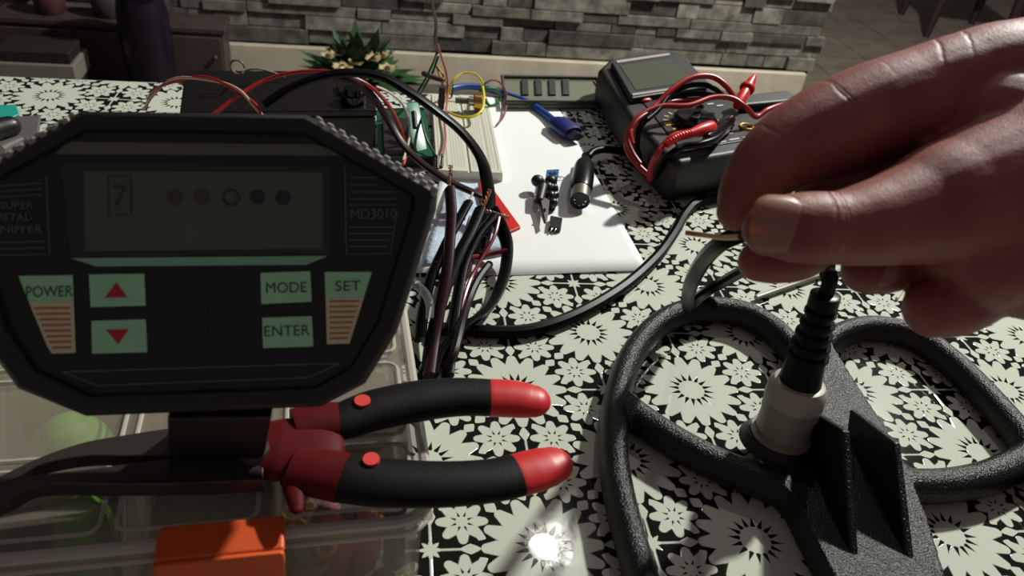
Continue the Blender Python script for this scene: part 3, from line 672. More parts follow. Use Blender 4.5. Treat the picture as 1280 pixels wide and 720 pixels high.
# ------------------------------------------------------------------ multimeter
ZM = ZT + .044
mm = thing('multimeter', 'dark grey digital multimeter with screen and yellow jack, wrapped in its leads', 'multimeter', P(880, 200, ZT))
mmat = mat('meter_grey', (30, 28, 28), 0.5, bump=.15, bscale=900); mface = mat('meter_face', (22, 20, 20), 0.42)
out = [(838, 198), (850, 203), (1015, 176), (1024, 160), (996, 118), (985, 112), (938, 117), (895, 110), (850, 64), (838, 62), (762, 72), (749, 84), (790, 150)]
po = [P(u, v, ZM) for u, v in out]
cen = sum(po, Vector()) / len(po)
def shr(ps, f_): return [cen + (p - cen) * f_ for p in ps]
k = MB(); n = len(po)
lv = [(ZT + .001, .93), (ZT + .007, .985), (ZT + .018, 1.0), (ZM - .005, 1.0), (ZM, .975)]
rings = [[Vector((p.x, p.y, z1)) for p in shr(po, f1)] for z1, f1 in lv]
A__ = sum(po[i].x * po[(i + 1) % n].y - po[(i + 1) % n].x * po[i].y for i in range(n))
vs = [p for r_ in rings for p in r_]; fs = [(i * n + j, i * n + (j + 1) % n, (i + 1) * n + (j + 1) % n, (i + 1) * n + j) for i in range(len(lv) - 1) for j in range(n)]
fs += [tuple(range(n))[::-1], tuple(range((len(lv) - 1) * n, len(lv) * n))]
k.add(vs, fs); k.build('holster', mmat, mm, bevel=.003, bseg=3)
fp = [P(u, v, ZM) for u, v in ((852, 190), (1006, 164), (984, 126), (935, 124), (888, 116), (842, 72), (772, 81), (790, 112))]
MB().prism(fp, ZM - .001, ZM + .0012).build('face_panel', mface, mm, bevel=.0008)
# raised screen housing
sh = [P(u, v, ZM + .008) for u, v in ((790, 121), (886, 106), (846, 66), (764, 76))]
MB().hexa([Vector((p.x, p.y, ZM)) for p in sh], [Vector((p.x, p.y, ZM + .007)) for p in sh]).build('screen_housing', mmat, mm, bevel=.002)
sg = [P(u, v, ZM + .0072) for u, v in ((795, 113), (867, 102), (838, 74), (775, 82))]
scr = mat('lcd_grey_green', (84, 90, 76), .10)
MB().prism(sg, ZM + .0068, ZM + .0075).build('screen', scr, mm)
MB().prism([P(u, v, ZM + .0072) for u, v in ((772, 79), (838, 69), (836, 66.5), (770, 76))], ZM + .0070, ZM + .0076).build('brand_strip', mat('silver_print', (165, 162, 155), .4), mm)
MB().prism([P(u, v, ZM + .0072) for u, v in ((791, 120), (886, 106), (885, 104), (790, 117.5))], ZM + .0070, ZM + .0078).build('screen_trim', mat('silver_print', (165, 162, 155), .4), mm)
fx = (fp[1] - fp[0]).normalized(); fy = Vector((-fx.y, fx.x, 0)); RM = Matrix((fx, fy, Vector((0, 0, 1)))).transposed()
MB().ball(P(807, 125, ZM + .002), .006, sc3=(1.2, .6, .4), rot=RM).build('button', mat('button_red', (195, 50, 38), .4), mm)
dc = P(868, 155, ZM + .001)
MB().tube([dc, dc + Vector((0, 0, .006)), dc + Vector((0, 0, .0085))], [.021, .0205, .018], 40).build('dial', mat('dial_black', (24, 20, 22), .25), mm)
MB().box(dc + Vector((0, 0, .0105)), (.036, .008, .006), RM @ Matrix.Rotation(.7, 3, 'Z')).build('dial_grip', mat('dial_black', (24, 20, 22), .25), mm, bevel=.0015)
prn = mat('print_white', (190, 188, 180), .5); pye = mat('print_yellow', (215, 175, 50), .5)
for an in range(0, 360, 20):
    r_ = math.radians(an + 8); c_ = dc + fx * math.cos(r_) * .027 + fy * math.sin(r_) * .027 + Vector((0, 0, .0004))
    MB().box(c_, (.0045, .0018, .0004), RM @ Matrix.Rotation(r_, 3, 'Z')).build('range_mark', prn if an % 60 else pye, mm)
for (u, v, l_) in ((855, 187, .016), (874, 183, .018), (893, 178, .016), (912, 174, .012), (930, 171, .014), (945, 172, .010), (905, 167, .010), (886, 172, .008)):
    MB().box(P(u + 6, v, ZM + .0013), (l_, .0022, .0005), RM).build('printed_legend', prn, mm)
for (u, v, l_) in ((836, 155, .010), (894, 151, .008)): MB().box(P(u, v, ZM + .0015), (l_, .006, .0006), RM).build('yellow_mark', pye, mm)
for (u, v) in ((922, 135), (951, 130), (964, 131), (976, 128), (900, 132), (888, 130)): MB().box(P(u, v, ZM + .0015), (.008, .0025, .0006), RM).build('printed_legend', prn, mm)
jc = P(933, 161, ZM)
k = MB(); k.tube([jc + Vector((.0062 * math.cos(a), .0062 * math.sin(a), .002)) for a in [i * math.pi / 12 for i in range(24)]], .0014, 10, closed=True); k.build('input_jack', mat('jack_yellow', (220, 185, 40), .35), mm)
MB().tube([jc, jc + Vector((0, 0, .0016))], .0055, 20).build('jack_hole', mat('jack_dark', (8, 8, 8), .7), mm)
jc2 = P(965, 150, ZM); MB().tube([jc2, jc2 + Vector((0, 0, .0030))], [.0066, .0060], 20).build('black_jack', mat('jack_dark', (8, 8, 8), .7), mm)
hb = [P(u, v, ZM + .010) for u, v in ((925, 131), (1000, 124), (983, 113), (935, 117))]
MB().hexa([Vector((p.x, p.y, ZM - .003)) for p in hb], hb).build('probe_rest', mmat, mm, bevel=.003, bseg=3)
# red lead with its banana plug
zb = .046
rl = thing('red_test_lead', 'red test lead wound round the multimeter, its red plug and probe on top', 'test lead', P(860, 180, ZM))
def AM(*l): return [P(u, v, ZM + z_) for u, v, z_ in l]
MB().tube(AM((862, 166, .016), (845, 168, .016), (832, 178, .012), (822, 192, .006), (814, 208, -.008), (812, 225, -.022)) , .0026, 10, 8).build('cord', REDW, rl)
MB().tube(AM((814, 222, -.020), (796, 205, -.014), (784, 186, -.006), (786, 165, .004), (800, 145, .014), (825, 133, .020), (860, 132, .022), (890, 122, .026), (915, 123, .026), (933, 135, .020), (945, 146, .010), (960, 137, .014), (978, 131, .014), (1000, 128, .010), (1015, 140, .006)), .0026, 10, 8).build('cord', REDW, rl)
MB().tube(AM((790, 180, -.002), (788, 164, .006), (800, 148, .012), (822, 130, .020), (840, 112, .030), (865, 97, .038), (890, 96, .038), (908, 108, .032), (920, 126, .022)), .0028, 10, 8).build('cord', REDW, rl)
MB().tube(AM((800, 205, -.012), (790, 190, -.006), (785, 172, .002), (795, 152, .012), (812, 140, .016), (835, 128, .020), (880, 124, .018)), .0024, 10, 8).build('cord', mat('red_wire_dark', (130, 20, 24), .35), rl)
a, b_ = P(892, 158, ZM + .018), P(862, 167, ZM + .017); d = b_ - a
MB().tube([a, a + d * .1, a + d * .55, a + d * .8, a + d], [.0040, .0058, .0056, .0044, .0036], 18).build('plug', mat('probe_red', (215, 35, 35), .35), rl)
k = MB()
rb_pts = AM((862, 167, .017), (850, 170, .0165), (840, 175, .015), (832, 181, .012)); qq = catmull([tuple(p) for p in rb_pts], 14)
k.tube(qq, [.0036 - .0006 * i / len(qq) + (.0006 if i % 4 < 2 else 0) for i in range(len(qq))], 14); k.build('strain_relief', MATS['probe_red'], rl)
a, b_ = P(921, 133, ZM + .012), P(944, 93, ZM + .030); d = b_ - a
MB().tube([a, a + d * .1, a + d * .5, a + d * .55], [.0038, .0050, .0052, .0044], 18).build('probe_handle', MATS['probe_red'], rl)
MB().tube([a + d * .52, a + d * .56, a + d * .60], [.0070, .0076, .0070], 20).build('probe_guard', MATS['probe_red'], rl)
MB().tube([a + d * .58, a + d * .8, a + d], [.0050, .0042, .0012], 18).build('probe_cap', MATS['probe_red'], rl)
# black lead
bkl = thing('black_test_lead', 'black test lead wound with the red one around the multimeter', 'test lead', P(830, 200, ZM))
MB().tube(AM((808, 150, .014), (822, 138, .018), (838, 118, .026), (858, 108, .030), (880, 106, .030), (895, 112, .026), (905, 122, .014)), .0026, 10, 8).build('cord', CABLE, bkl)
MB().tube(AM((826, 134, .018), (845, 122, .022), (870, 117, .024), (895, 120, .020)), .0026, 10, 8).build('cord', CABLE, bkl)
MB().tube(AM((905, 163, .010), (895, 173, .013), (875, 180, .013), (855, 183, .010), (842, 190, .006), (829, 202, -.006), (822, 222, -.026)), .0030, 10, 8).build('cord', CABLE, bkl)
MB().tube(AM((822, 222, -.030), (808, 212, -.026), (799, 196, -.018), (796, 180, -.006), (800, 160, .008), (815, 140, .018)), .0028, 10, 8).build('cord', CABLE, bkl)
a, b_ = P(912, 152, ZM + .008), P(884, 174, ZM + .013); d = b_ - a
MB().tube([a, a + d * .15, a + d * .7, a + d], [.0062, .0072, .0068, .0044], 18).build('plug', mat('gloss_black', (14, 11, 16), .12), bkl)

# ------------------------------------------------------------------ far left bits
tl = MB().prism([P(-12, 140, ZT), P(22, 138, ZT), P(26, 150, ZT), P(6, 160, ZT), P(-20, 158, ZT)], ZT + .0008, ZT + .006).build('turquoise_cap', mat('turquoise', (40, 160, 145), .4), bevel=.001)
tag(tl, 'turquoise plastic piece at the far left edge of the picture on the cloth', 'plastic piece')
sd = thing('marker_pen', 'black and silver tube lying at the far left behind the control unit', 'pen', P(0, 170, ZT))
MB().capsule([P(-60, 188, ZT + .012), P(-20, 168, ZT + .012), P(12, 158, ZT + .012)], [.010, .010, .0085], 20).build('barrel', mat('pen_black', (24, 22, 24), .4), sd)
MB().tube([P(-2, 190, ZT + .012), P(25, 176, ZT + .010)], [.007, .0045], 18).build('silver_tip', mat('silver_tip', (150, 145, 140), .25, metal=.7), sd)
tag(MB().prism([P(18, 152, ZT), P(52, 150, ZT), P(48, 180, ZT), P(14, 182, ZT)], ZT + .0008, ZT + .005).build('grey_wedge', mat('soft_grey', (95, 88, 88), .6), bevel=.001), 'small grey scrap beside the black and silver tube', 'scrap')

# ------------------------------------------------------------------ organiser box
ZL = ZT + .065
fr_, fl_, br_ = P(545, 645, ZL), P(0, 697, ZL), P(512, 372, ZL)
ox = (fr_ - fl_).normalized(); oy = Vector((-ox.y, ox.x, 0)); OD = .165; OW = .245
def O(a, b_, z=0): return fr_ - ox * a + oy * b_ + Vector((0, 0, z))       # a: leftwards from the right edge, b: away, z from the lid top
RO = Matrix((ox, oy, Vector((0, 0, 1)))).transposed()
og = thing('organiser_box', 'clear plastic compartment box with orange latches, carrying the pliers', 'storage box', O(OW / 2, OD / 2, -.0638))
CL = clear('clear_plastic', (175, 165, 148), .19, .35); CLR = clear('clear_plastic_rim', (215, 208, 195), .5, .3)
def obox(a0, a1, b0, b1, z0, z1, mb): mb.box(O((a0 + a1) / 2, (b0 + b1) / 2, (z0 + z1) / 2), (abs(a1 - a0), abs(b1 - b0), abs(z1 - z0)), RO)
i_ = .005
k = MB(); obox(i_, OW - i_, i_, OD - i_, -.0638, -.0618, k)
obox(i_, i_ + .0016, i_, OD - i_, -.0618, -.006, k); obox(OW - i_ - .0016, OW - i_, i_, OD - i_, -.0618, -.006, k)
obox(i_ + .0016, OW - i_ - .0016, i_, i_ + .0016, -.0618, -.006, k); obox(i_ + .0016, OW - i_ - .0016, OD - i_ - .0016, OD - i_, -.0618, -.006, k)
k.build('tray', CL, og)
for a in (.065, .125, .185): k = MB(); obox(a, a + .0013, i_ + .002, OD - i_ - .002, -.0615, -.005, k); k.build('divider', CL, og)
for b_ in (.045, .10): k = MB(); obox(i_ + .002, OW - i_ - .002, b_, b_ + .0013, -.0615, -.005, k); k.build('divider', CL, og)
lid = MB(); obox(.001, OW - .001, .001, OD - .001, -.0040, -.0022, lid); lo = lid.build('lid', CL, og, bevel=.0006)
def rr(a0, a1, b0, b1, r, z_, n_=5):
    ps = []
    for cx_, cy_, s0 in ((a1 - r, b1 - r, 0), (a0 + r, b1 - r, 90), (a0 + r, b0 + r, 180), (a1 - r, b0 + r, 270)):
        for i in range(n_ + 1):
            an = math.radians(s0 + 90 * i / n_); ps.append(O(cx_ + r * math.cos(an), cy_ + r * math.sin(an), z_))
    return ps
MB().tube(rr(.001, OW - .001, .001, OD - .001, .014, -.0028), .0026, 8, closed=True).build('lid_rim', CLR, og)
MB().tube(rr(.000, OW, .000, OD, .014, -.0100), .0012, 8, closed=True).build('skirt', CLR, og)
k = MB(); ps = rr(.0005, OW - .0005, .0005, OD - .0005, .014, 0); n = len(ps)
k.add([p + Vector((0, 0, -.010)) for p in ps] + [p + Vector((0, 0, -.0028)) for p in ps], [(i, (i + 1) % n, n + (i + 1) % n, n + i) for i in range(n)]); k.build('skirt_wall', CL, og)
for (a0, a1, b0, b1) in ((.008, .060, .008, .042), (.128, .236, .048, .096), (.070, .122, .048, .096), (.008, .060, .048, .096), (.128, .236, .104, .158), (.070, .122, .104, .158), (.008, .060, .104, .158), (.070, .122, .008, .042), (.128, .236, .008, .042)):
    MB().tube(rr(a0, a1, b0, b1, .005, -.0016, 4), .0010, 6, closed=True).build('lid_panel', CLR, og)
orm = mat('latch_orange', (215, 88, 38), .45, var=.1, vscale=40)
def latch(u0, u1):
    a0 = (fr_ - P(u0, 690, ZL)).dot(ox); a1 = (fr_ - P(u1, 690, ZL)).dot(ox)
    k = MB(); obox(a1, a0, -.010, .006, -.0015, .0022, k); obox(a1, a0, -.0125, -.0095, -.026, .0022, k)
    k.build('latch', orm, og, bevel=.0015, bseg=3)
latch(194, 356); latch(-330, -180)
# contents
gl = mat('green_coil', (38, 88, 32), .5)
def heap(name, mt_, label, cat, spots, group=None, shape='ball'):
    for i, (a, b_, z_, r) in enumerate(spots):
        mbx = MB()
        if shape == 'ball': mbx.ball(O(a, b_, z_), r, sc3=(1, 1, .9))
        if shape == 'tor': c_ = O(a, b_, z_); mbx.tube([c_ + Vector((r * math.cos(t_), r * math.sin(t_), 0)) for t_ in [j * math.pi / 8 for j in range(16)]], r * .35, 8, closed=True)
        if shape == 'box': mbx.box(O(a, b_, z_), (r * 1.6, r * 1.2, r * 1.4), RO)
        yield mbx
for (a, b_, hx, hy, lab) in ((.140, .026, .020, .026, 'green packet in the front compartment of the clear box left of the orange latch'), (.200, .128, .062, .044, 'brighter green packet in the back left compartment of the clear box'), (.155, .072, .030, .034, 'small dull green packet behind the lower jaw of the pliers')):
    k = MB(); c_ = O(a, b_, -.0330); k.ball(c_, 1.0, 24, 14, (hx * .62, hy * .62, .0280), RO)
    tag(k.build('green_packet', mat('packet_green', (120, 190, 66), .55, var=.4, vscale=60)), lab, 'packet')
for (a, b_, lab) in ((.0420, .0185, 'larger pink round cap under the lid near the pliers guard'), (.0275, .0185, 'smaller pink cap in the right front compartment'),):
    k = MB(); c_ = O(a, b_, -.0352); k.ball(c_, .0105 if a > .04 else .0075, 18, 12, (.95, .75, 2.5 if a > .04 else 3.5)); tag(k.build('pink_cap', mat('pink_cap', (185, 85, 96), .5, bump=.6, bscale=500)), lab, 'cap')
k = MB(); k.tube([O(.0345, .0190, -.0615), O(.0345, .0190, -.012)], .0040, 16); tag(k.build('dark_capacitor', mat('cap_dark', (34, 38, 42), .35)), 'dark grey round component between the two pink caps', 'component')
k = MB(); k.tube([O(.014, .022, -.060), O(.014, .022, -.020)], .0050, 16); tag(k.build('dark_capacitor', mat('cap_dark', (34, 38, 42), .35)), 'dark grey round component nearest the right end of the clear box', 'component')
br_m = mat('brass_bits', (225, 180, 80), .3, metal=.4); si_m = mat('silver_bits', (215, 210, 200), .3, metal=.4)
def ring_nut(c_, r, tilt, mt_, label):
    rot = Matrix.Rotation(tilt, 3, 'X'); k = MB(); k.tube([c_ + rot @ Vector((r * math.cos(t_), r * math.sin(t_), 0)) for t_ in [j * math.pi / 8 for j in range(16)]], r * .32, 8, closed=True)
    tag(k.build('metal_ring', mt_), label, 'ring', 'small metal rings in the front right compartment')
for i in range(34):
    a = .010 + .050 * ((i * .618) % 1); b_ = .0105 + .030 * ((i * .371) % 1); zz = -.0575 + .006 * (i // 5)
    ring_nut(O(a, b_, zz), random.choice((.0026, .0032, .0038)), random.uniform(-.9, .9), (br_m, si_m, br_m)[i % 3],
             'small metal ring in the loose heap inside the front right compartment of the clear box')
# ------------------------------------------------------------------ pliers
ZP = ZL + .0112
pl = thing('long_nose_pliers', 'long bent-nose pliers with black and red handles lying on the clear box', 'pliers', P(340, 590, ZL))
def PL(pp, rs, name, mt_, thick=.75, seg=20, cap=True, dz=0.0):
    pts = [P(u, v, ZP + dz) for u, v in pp]; rr_ = [r * px(p)[2] / FPX for r, p in zip(rs, pts)]
    k = MB()
    if cap: k.capsule(pts, rr_, seg, 6, flat=(1, thick), up=(0, 0, 1))
    else: k.tube(pts, rr_, seg, 6, flat=(1, thick), up=(0, 0, 1))
    return k.build(name, mt_, pl)
hbk = mat('handle_black', (13, 11, 11), .55, spec=.2, bump=.08, bscale=700); hrd = mat('handle_red', (205, 36, 38), .42)
hrd_shaded = mat('guard_red_shaded', (88, 10, 16), .6, spec=.15)  # red of the head darkened, shade under the control unit put into the colour
steel_d = mat('jaw_steel', (70, 62, 58), .4, metal=.5)
PL([(402, 530), (425, 527), (470, 512), (530, 500), (575, 496), (615, 497)], [26, 28, 31, 31, 29, 28], 'handle', hbk, .62, cap=False)
PL([(615, 497), (636, 498), (655, 500), (664, 501)], [28.5, 28.5, 27, 25], 'handle_tip', hrd, .62)
PL([(400, 590), (430, 597), (480, 603), (550, 605), (610, 601), (650, 593)], [34, 36, 36, 34, 32, 31], 'handle', hbk, .55, cap=False)
PL([(650, 593), (668, 588), (684, 583), (690, 581)], [31.5, 31, 29, 27], 'handle_tip', hrd, .55)
PL([(368, 536), (395, 530), (424, 527)], [30, 31, 29.5], 'red_collar', hrd_shaded, .64, cap=False)
PL([(366, 585), (400, 591), (430, 597)], [34, 36, 37], 'red_collar', hrd_shaded, .58, cap=False)
PL([(330, 560), (352, 561), (385, 562)], [44, 50, 46], 'pivot_guard', hrd_shaded, .36)
PL([(366, 600), (369, 622), (371, 636)], [16, 12, 8], 'finger_guard', hrd_shaded, .6)
for (u, v, r_) in ((453, 500, 10), (464, 573, 10.5)):
    p = P(u, v, ZP + .0075); r2 = r_ * px(p)[2] / FPX
    MB().tube([p - Vector((0, 0, .002)), p], [r2, r2], 24).build('red_dot', mat('dot_red', (225, 60, 55), .5), pl)
def jaw(top, bot, name, z0, z1):
    t_ = [P(u, v, ZP) for u, v in top]; b__ = [P(u, v, ZP) for u, v in bot]; t_ = catmull([tuple(p) for p in t_], 5); b__ = catmull([tuple(p) for p in b__], 5)
    n = len(t_); vs = []
    for z_ in (z0, z1):
        for p in t_: vs.append(Vector((p.x, p.y, z_)))
        for p in b__: vs.append(Vector((p.x, p.y, z_)))
    fs = []
    for i in range(n - 1):
        fs.append((i, i + 1, n + i + 1, n + i)); fs.append((2 * n + i, 3 * n + i, 3 * n + i + 1, 2 * n + i + 1))
        fs.append((i, 2 * n + i, 2 * n + i + 1, i + 1)); fs.append((n + i, n + i + 1, 3 * n + i + 1, 3 * n + i))
    fs += [(0, n, 3 * n, 2 * n), (n - 1, 3 * n - 1, 4 * n - 1, 2 * n - 1)]
    MB().add(vs, fs).build(name, steel_d, pl, bevel=.0006)
jaw([(-20, 610), (20, 590), (55, 574), (105, 557), (160, 547), (230, 537), (330, 530)], [(-18, 622), (22, 601), (55, 584), (110, 574), (160, 574), (230, 572), (330, 570)], 'upper_jaw', ZP - .0045, ZP + .0020)
jaw([(-20, 628), (10, 610), (40, 601), (100, 594), (160, 586), (230, 578), (330, 570)], [(-18, 642), (12, 630), (50, 612), (120, 611), (180, 611), (240, 610), (330, 606)], 'lower_jaw', ZP - .0045, ZP + .0030)
pv = P(318, 566, ZP + .003); MB().tube([pv, pv + Vector((0, 0, .003))], [.007, .006], 20).build('pivot_pin', steel_d, pl)

# ------------------------------------------------------------------ control unit
yaw = math.radians(9.0)
UX = (CR * math.cos(yaw) + CF * math.sin(yaw)).normalized(); UN = (-CF * math.cos(yaw) + CR * math.sin(yaw)).normalized(); UY = UN.cross(UX).normalized()
UC = Q(245, 330, .280)
def UP(u, v, d=0.0):                                   # point of the unit's front plane (d = height over it) at a photo position
    r_ = ray(u, v); o_ = UC + UN * d; t_ = (o_ - CAM).dot(UN) / r_.dot(UN); return CAM + r_ * t_
def uflat(poly, d0, d1, mb): 
    f0 = [UP(u, v) for u, v in poly]
    return mb.hexa([p + UN * d0 for p in reversed(f0)], [p + UN * d1 for p in reversed(f0)])
cu = thing('control_unit', 'black metal detector control unit with dark screen and pale green buttons, standing over the pliers', 'control unit', P(265, 575, ZP + .006))
outer = [(101, 138), (386, 143), (548, 236), (546, 262), (497, 415), (456, 481), (402, 509), (108, 521), (22, 486), (-22, 425), (-66, 262), (-68, 240)]
inner = [(112, 166), (380, 170), (514, 246), (513, 262), (470, 402), (436, 459), (392, 482), (118, 492), (52, 462), (16, 410), (-30, 262), (-32, 246)]
k = MB(); n = len(outer)
f_o = [UP(*p) for p in outer]; f_i = [UP(*p) for p in inner]; cc = sum(f_o, Vector()) / n
lev = [(f_o, -.034, .90), (f_o, -.030, .95), (f_o, -.004, 1.0), (f_o, .001, .992), (f_o, .0035, .965), (f_i, .0035, 1.02), (f_i, .0, 1.0)]
vs = []
for ps, d_, s_ in lev: vs += [cc + (p - cc) * s_ + UN * d_ for p in ps]
fs = [(i * n + j, i * n + (j + 1) % n, (i + 1) * n + (j + 1) % n, (i + 1) * n + j) for i in range(len(lev) - 1) for j in range(n)]
fs += [tuple(range(n)), tuple(range((len(lev) - 1) * n, len(lev) * n))]
k.add(vs, fs); k.build('housing', UNITBLK, cu, bevel=.0008)
k = MB(); uflat([tuple(p) for p in inner], .0001, .0004, k); k.build('front_panel', mat('panel_film', (12, 19, 15), .4), cu)
ribm = mat('rib_rubber', (150, 146, 138), .55)
def ribs(a, b_, n_):
    k = MB(); pa, pb = UP(*a), UP(*b_); d = (pb - pa); dn = d.normalized(); nn = UN.cross(dn); 
    if nn.dot(cc - pa) > 0: nn = -nn
    rot = Matrix((dn, nn, UN)).transposed()
    for i in range(n_):
        for j in range(2):
            c_ = pa + d * ((i + .5 + .5 * j) / n_) + nn * (-.0012 - .0010 * j) + UN * (-.0050 + .0062 * j); k.box(c_, (d.length / n_ * .60, .0052 - .0012 * j, .0100 - .0060 * j), rot)
    k.build('ribbed_grip', ribm, cu, bevel=.0007)
ribs((390, 146), (545, 234), 11); ribs((97, 141), (-60, 233), 11)
# stem
sb = P(270, 575, ZP + .0035); st = UP(270, 505) - UN * .014
sx_ = Vector((UX.x, UX.y, 0)).normalized(); sy_ = Vector((-sx_.y, sx_.x, 0)); RS = Matrix((sx_, sy_, Vector((0, 0, 1)))).transposed()
hw = .0182; hd = .010
bot = [sb + sx_ * x_ * hw + sy_ * (y_ * hd + hd) for x_, y_ in ((-1, -1), (1, -1), (1, 1), (-1, 1))]
tp = [st + sx_ * x_ * hw + sy_ * y_ * hd for x_, y_ in ((-1, -1), (1, -1), (1, 1), (-1, 1))]
MB().hexa(bot, tp).build('mounting_stem', UNITBLK, cu, bevel=.0015)
# printed panel
pgr = mat('key_green', (165, 222, 178), .5, var=.06, vscale=90); pcr = mat('key_cream', (222, 208, 168), .5); pred = mat('key_red', (190, 32, 36), .5)
ptx = mat('key_text', (22, 66, 44), .5); pln = mat('panel_line', (84, 96, 88), .5); plt = mat('panel_text', (92, 104, 98), .5); ppln = mat('key_stripe', (165, 110, 82), .5)
def key(poly, mt_=pgr, name='key', d1=.0009):
    k = MB(); uflat(poly, .0004, d1, k); return k.build(name, mt_, cu, bevel=.0003)
def utext(body, u, v, h_px, mt_, w_px=None, name='lettering', d=.0010, off=.0):
    c_ = UP(u, v, d); s_ = px(c_)[2] / FPX
    return text_mesh(name, body, mt_, cu, c_, UX * math.cos(TILT) + UY * math.sin(TILT), UY * math.cos(TILT) - UX * math.sin(TILT), UN, h_px * s_, off, width=w_px * s_ if w_px else None)
TILT = .022
key([(24, 345), (92, 344), (96, 441), (66, 442), (60, 433)])
k = MB(); uflat([(38, 378), (93.5, 377), (95.6, 440), (67, 441), (61, 433)], .0009, .0011, k); k.build('key_stripes_field', pcr, cu)
key([(406, 340), (465, 340), (437, 429), (409, 430)])
k = MB(); uflat([(408, 373), (455, 372), (437, 429), (409, 430)], .0009, .0011, k); k.build('key_stripes_field', pcr, cu)
for i in range(8):
    v = 384 + i * 7; k = MB(); x0 = 44 + i * 3.2; uflat([(x0, v), (89 + i * .3, v - .6), (89.2 + i * .3, v + 2), (x0 + 1, v + 2.6)], .0011, .0013, k); k.build('key_stripe', ppln, cu)
    v = 375 + i * 6.6; k = MB(); x1 = 450 - i * 2.1; uflat([(412, v + .6), (x1, v), (x1 - .8, v + 2.2), (412, v + 2.8)], .0011, .0013, k); k.build('key_stripe', ppln, cu)
key([(112, 343), (181, 342), (183, 382), (114, 384)]); key([(115, 401), (183, 399), (185, 440), (116, 442)])
key([(326, 341), (388, 339), (390, 377), (327, 380)]); key([(328, 397), (390, 395), (392, 433), (329, 435)])
for poly in ([(132.5, 372), (160, 371.5), (146.5, 353)], [(134, 412), (162, 411.5), (149, 430)]):
    k = MB(); f0 = [UP(*p) for p in poly]; k.hexa([p + UN * .0009 for p in f0], [p + UN * .0012 for p in f0]); k.build('arrow', pred, cu)
utext('POWER', 62, 365, 13.5, ptx, 54); utext('SET', 435, 358, 12.5, ptx, 31); utext('MODE', 358, 360, 13, ptx, 49); utext('ENTER', 359, 414, 13, ptx, 55)
utext('SUPER', 21, 257, 9, plt, 38); utext('METAL-', 18, 272, 9, plt, 44); utext('SNIFFER', 23, 287, 9, plt, 56); utext('MD3010', 467, 268, 12, plt, 56)
def line(pp, wpx=1.6, mt_=pln, d=.0006, name='printed_line'):
    k = MB(); s_ = .28 / FPX * wpx / 2; k.tube([UP(u, v, d) for u, v in pp], s_, 6, flat=(1, .15), up=UN); return k.build(name, mt_, cu)
line([(58, 222), (62, 318), (-12, 319)]); 
for v in (229, 236, 243): line([(-8, v + 4), (52, v)], 1.2)
for v in (303, 311): line([(-6, v), (55, v - 1)], 1.4)
line([(431, 206), (433, 318), (488, 317), (497, 262)], 1.6)
for v in (222, 231, 240, 249, 256): line([(437, v), (496 if v > 235 else 470, v)], 1.2)
for v in (284, 292, 300, 308): line([(437, v), (492 - (v - 284) * .3, v)], 1.5)
line([(78, 465), (425, 454)], 1.6); line([(78, 465), (122, 482)], 1.6); line([(122, 482), (386, 472)], 1.6); line([(386, 472), (425, 454)], 1.6)
# screen
k = MB(); uflat([(78, 205), (412, 208), (412, 318), (90, 322)], .0004, .0007, k); k.build('screen_bezel', mat('screen_edge', (40, 42, 38), .3), cu)
k = MB(); uflat([(106, 214), (404, 216), (404, 311), (108, 314)], .0007, .0009, k); k.build('screen', mat('unit_lcd', (80, 86, 74), .25, var=.12, vscale=40), cu)
k = MB(); uflat([(85, 176), (108, 178), (395, 181), (437, 195), (70, 193)], .0004, .0007, k); k.build('upper_banner', mat('banner_grey', (92, 94, 86), .3), cu)
k = MB(); uflat([(90, 323), (410, 320), (383, 331), (122, 333)], .0004, .0009, k); k.build('accent_bar', mat('accent_green', (140, 190, 155), .5), cu)
seg_ = mat('lcd_segment', (48, 50, 46), .4)
line([(135, 220), (163, 219), (164, 268), (136, 270), (135, 220)], 2.0, seg_, .0010, 'lcd_frame')
utext('7', 150, 246, 26, seg_, None, 'lcd_digit', .0009, .0)
for i, (u, mt_) in enumerate(((219, mat('lcd_brown', (66, 60, 44), .4)), (252, mat('lcd_brown', (66, 60, 44), .4)), (289, seg_), (322, mat('lcd_dark', (34, 36, 32), .4)), (354, mat('lcd_dark', (34, 36, 32), .4)))):
    c_ = UP(u, 247 - (i % 2), .0009); r_ = 9.5 * .28 / FPX; k = MB()
    if i == 2: k.tube([c_ + (UX * math.cos(t_) + UY * math.sin(t_)) * r_ for t_ in [j * math.pi / 12 for j in range(24)]], .0004, 6, closed=True)
    else: k.tube([c_, c_ + UN * .0002], r_, 24)
    k.build('lcd_target_icon', mt_, cu)
for (du, dv) in ((247, 401), (267, 400), (239, 415), (257, 415), (276, 414), (248, 428), (268, 427), (232, 402), (282, 402), (258, 386), (258, 441)):
    c_ = UP(du, dv, .0004); MB().tube([c_, c_ + UN * .0003], .0009, 12).build('speaker_hole', mat('hole_black', (6, 6, 8), .25), cu)

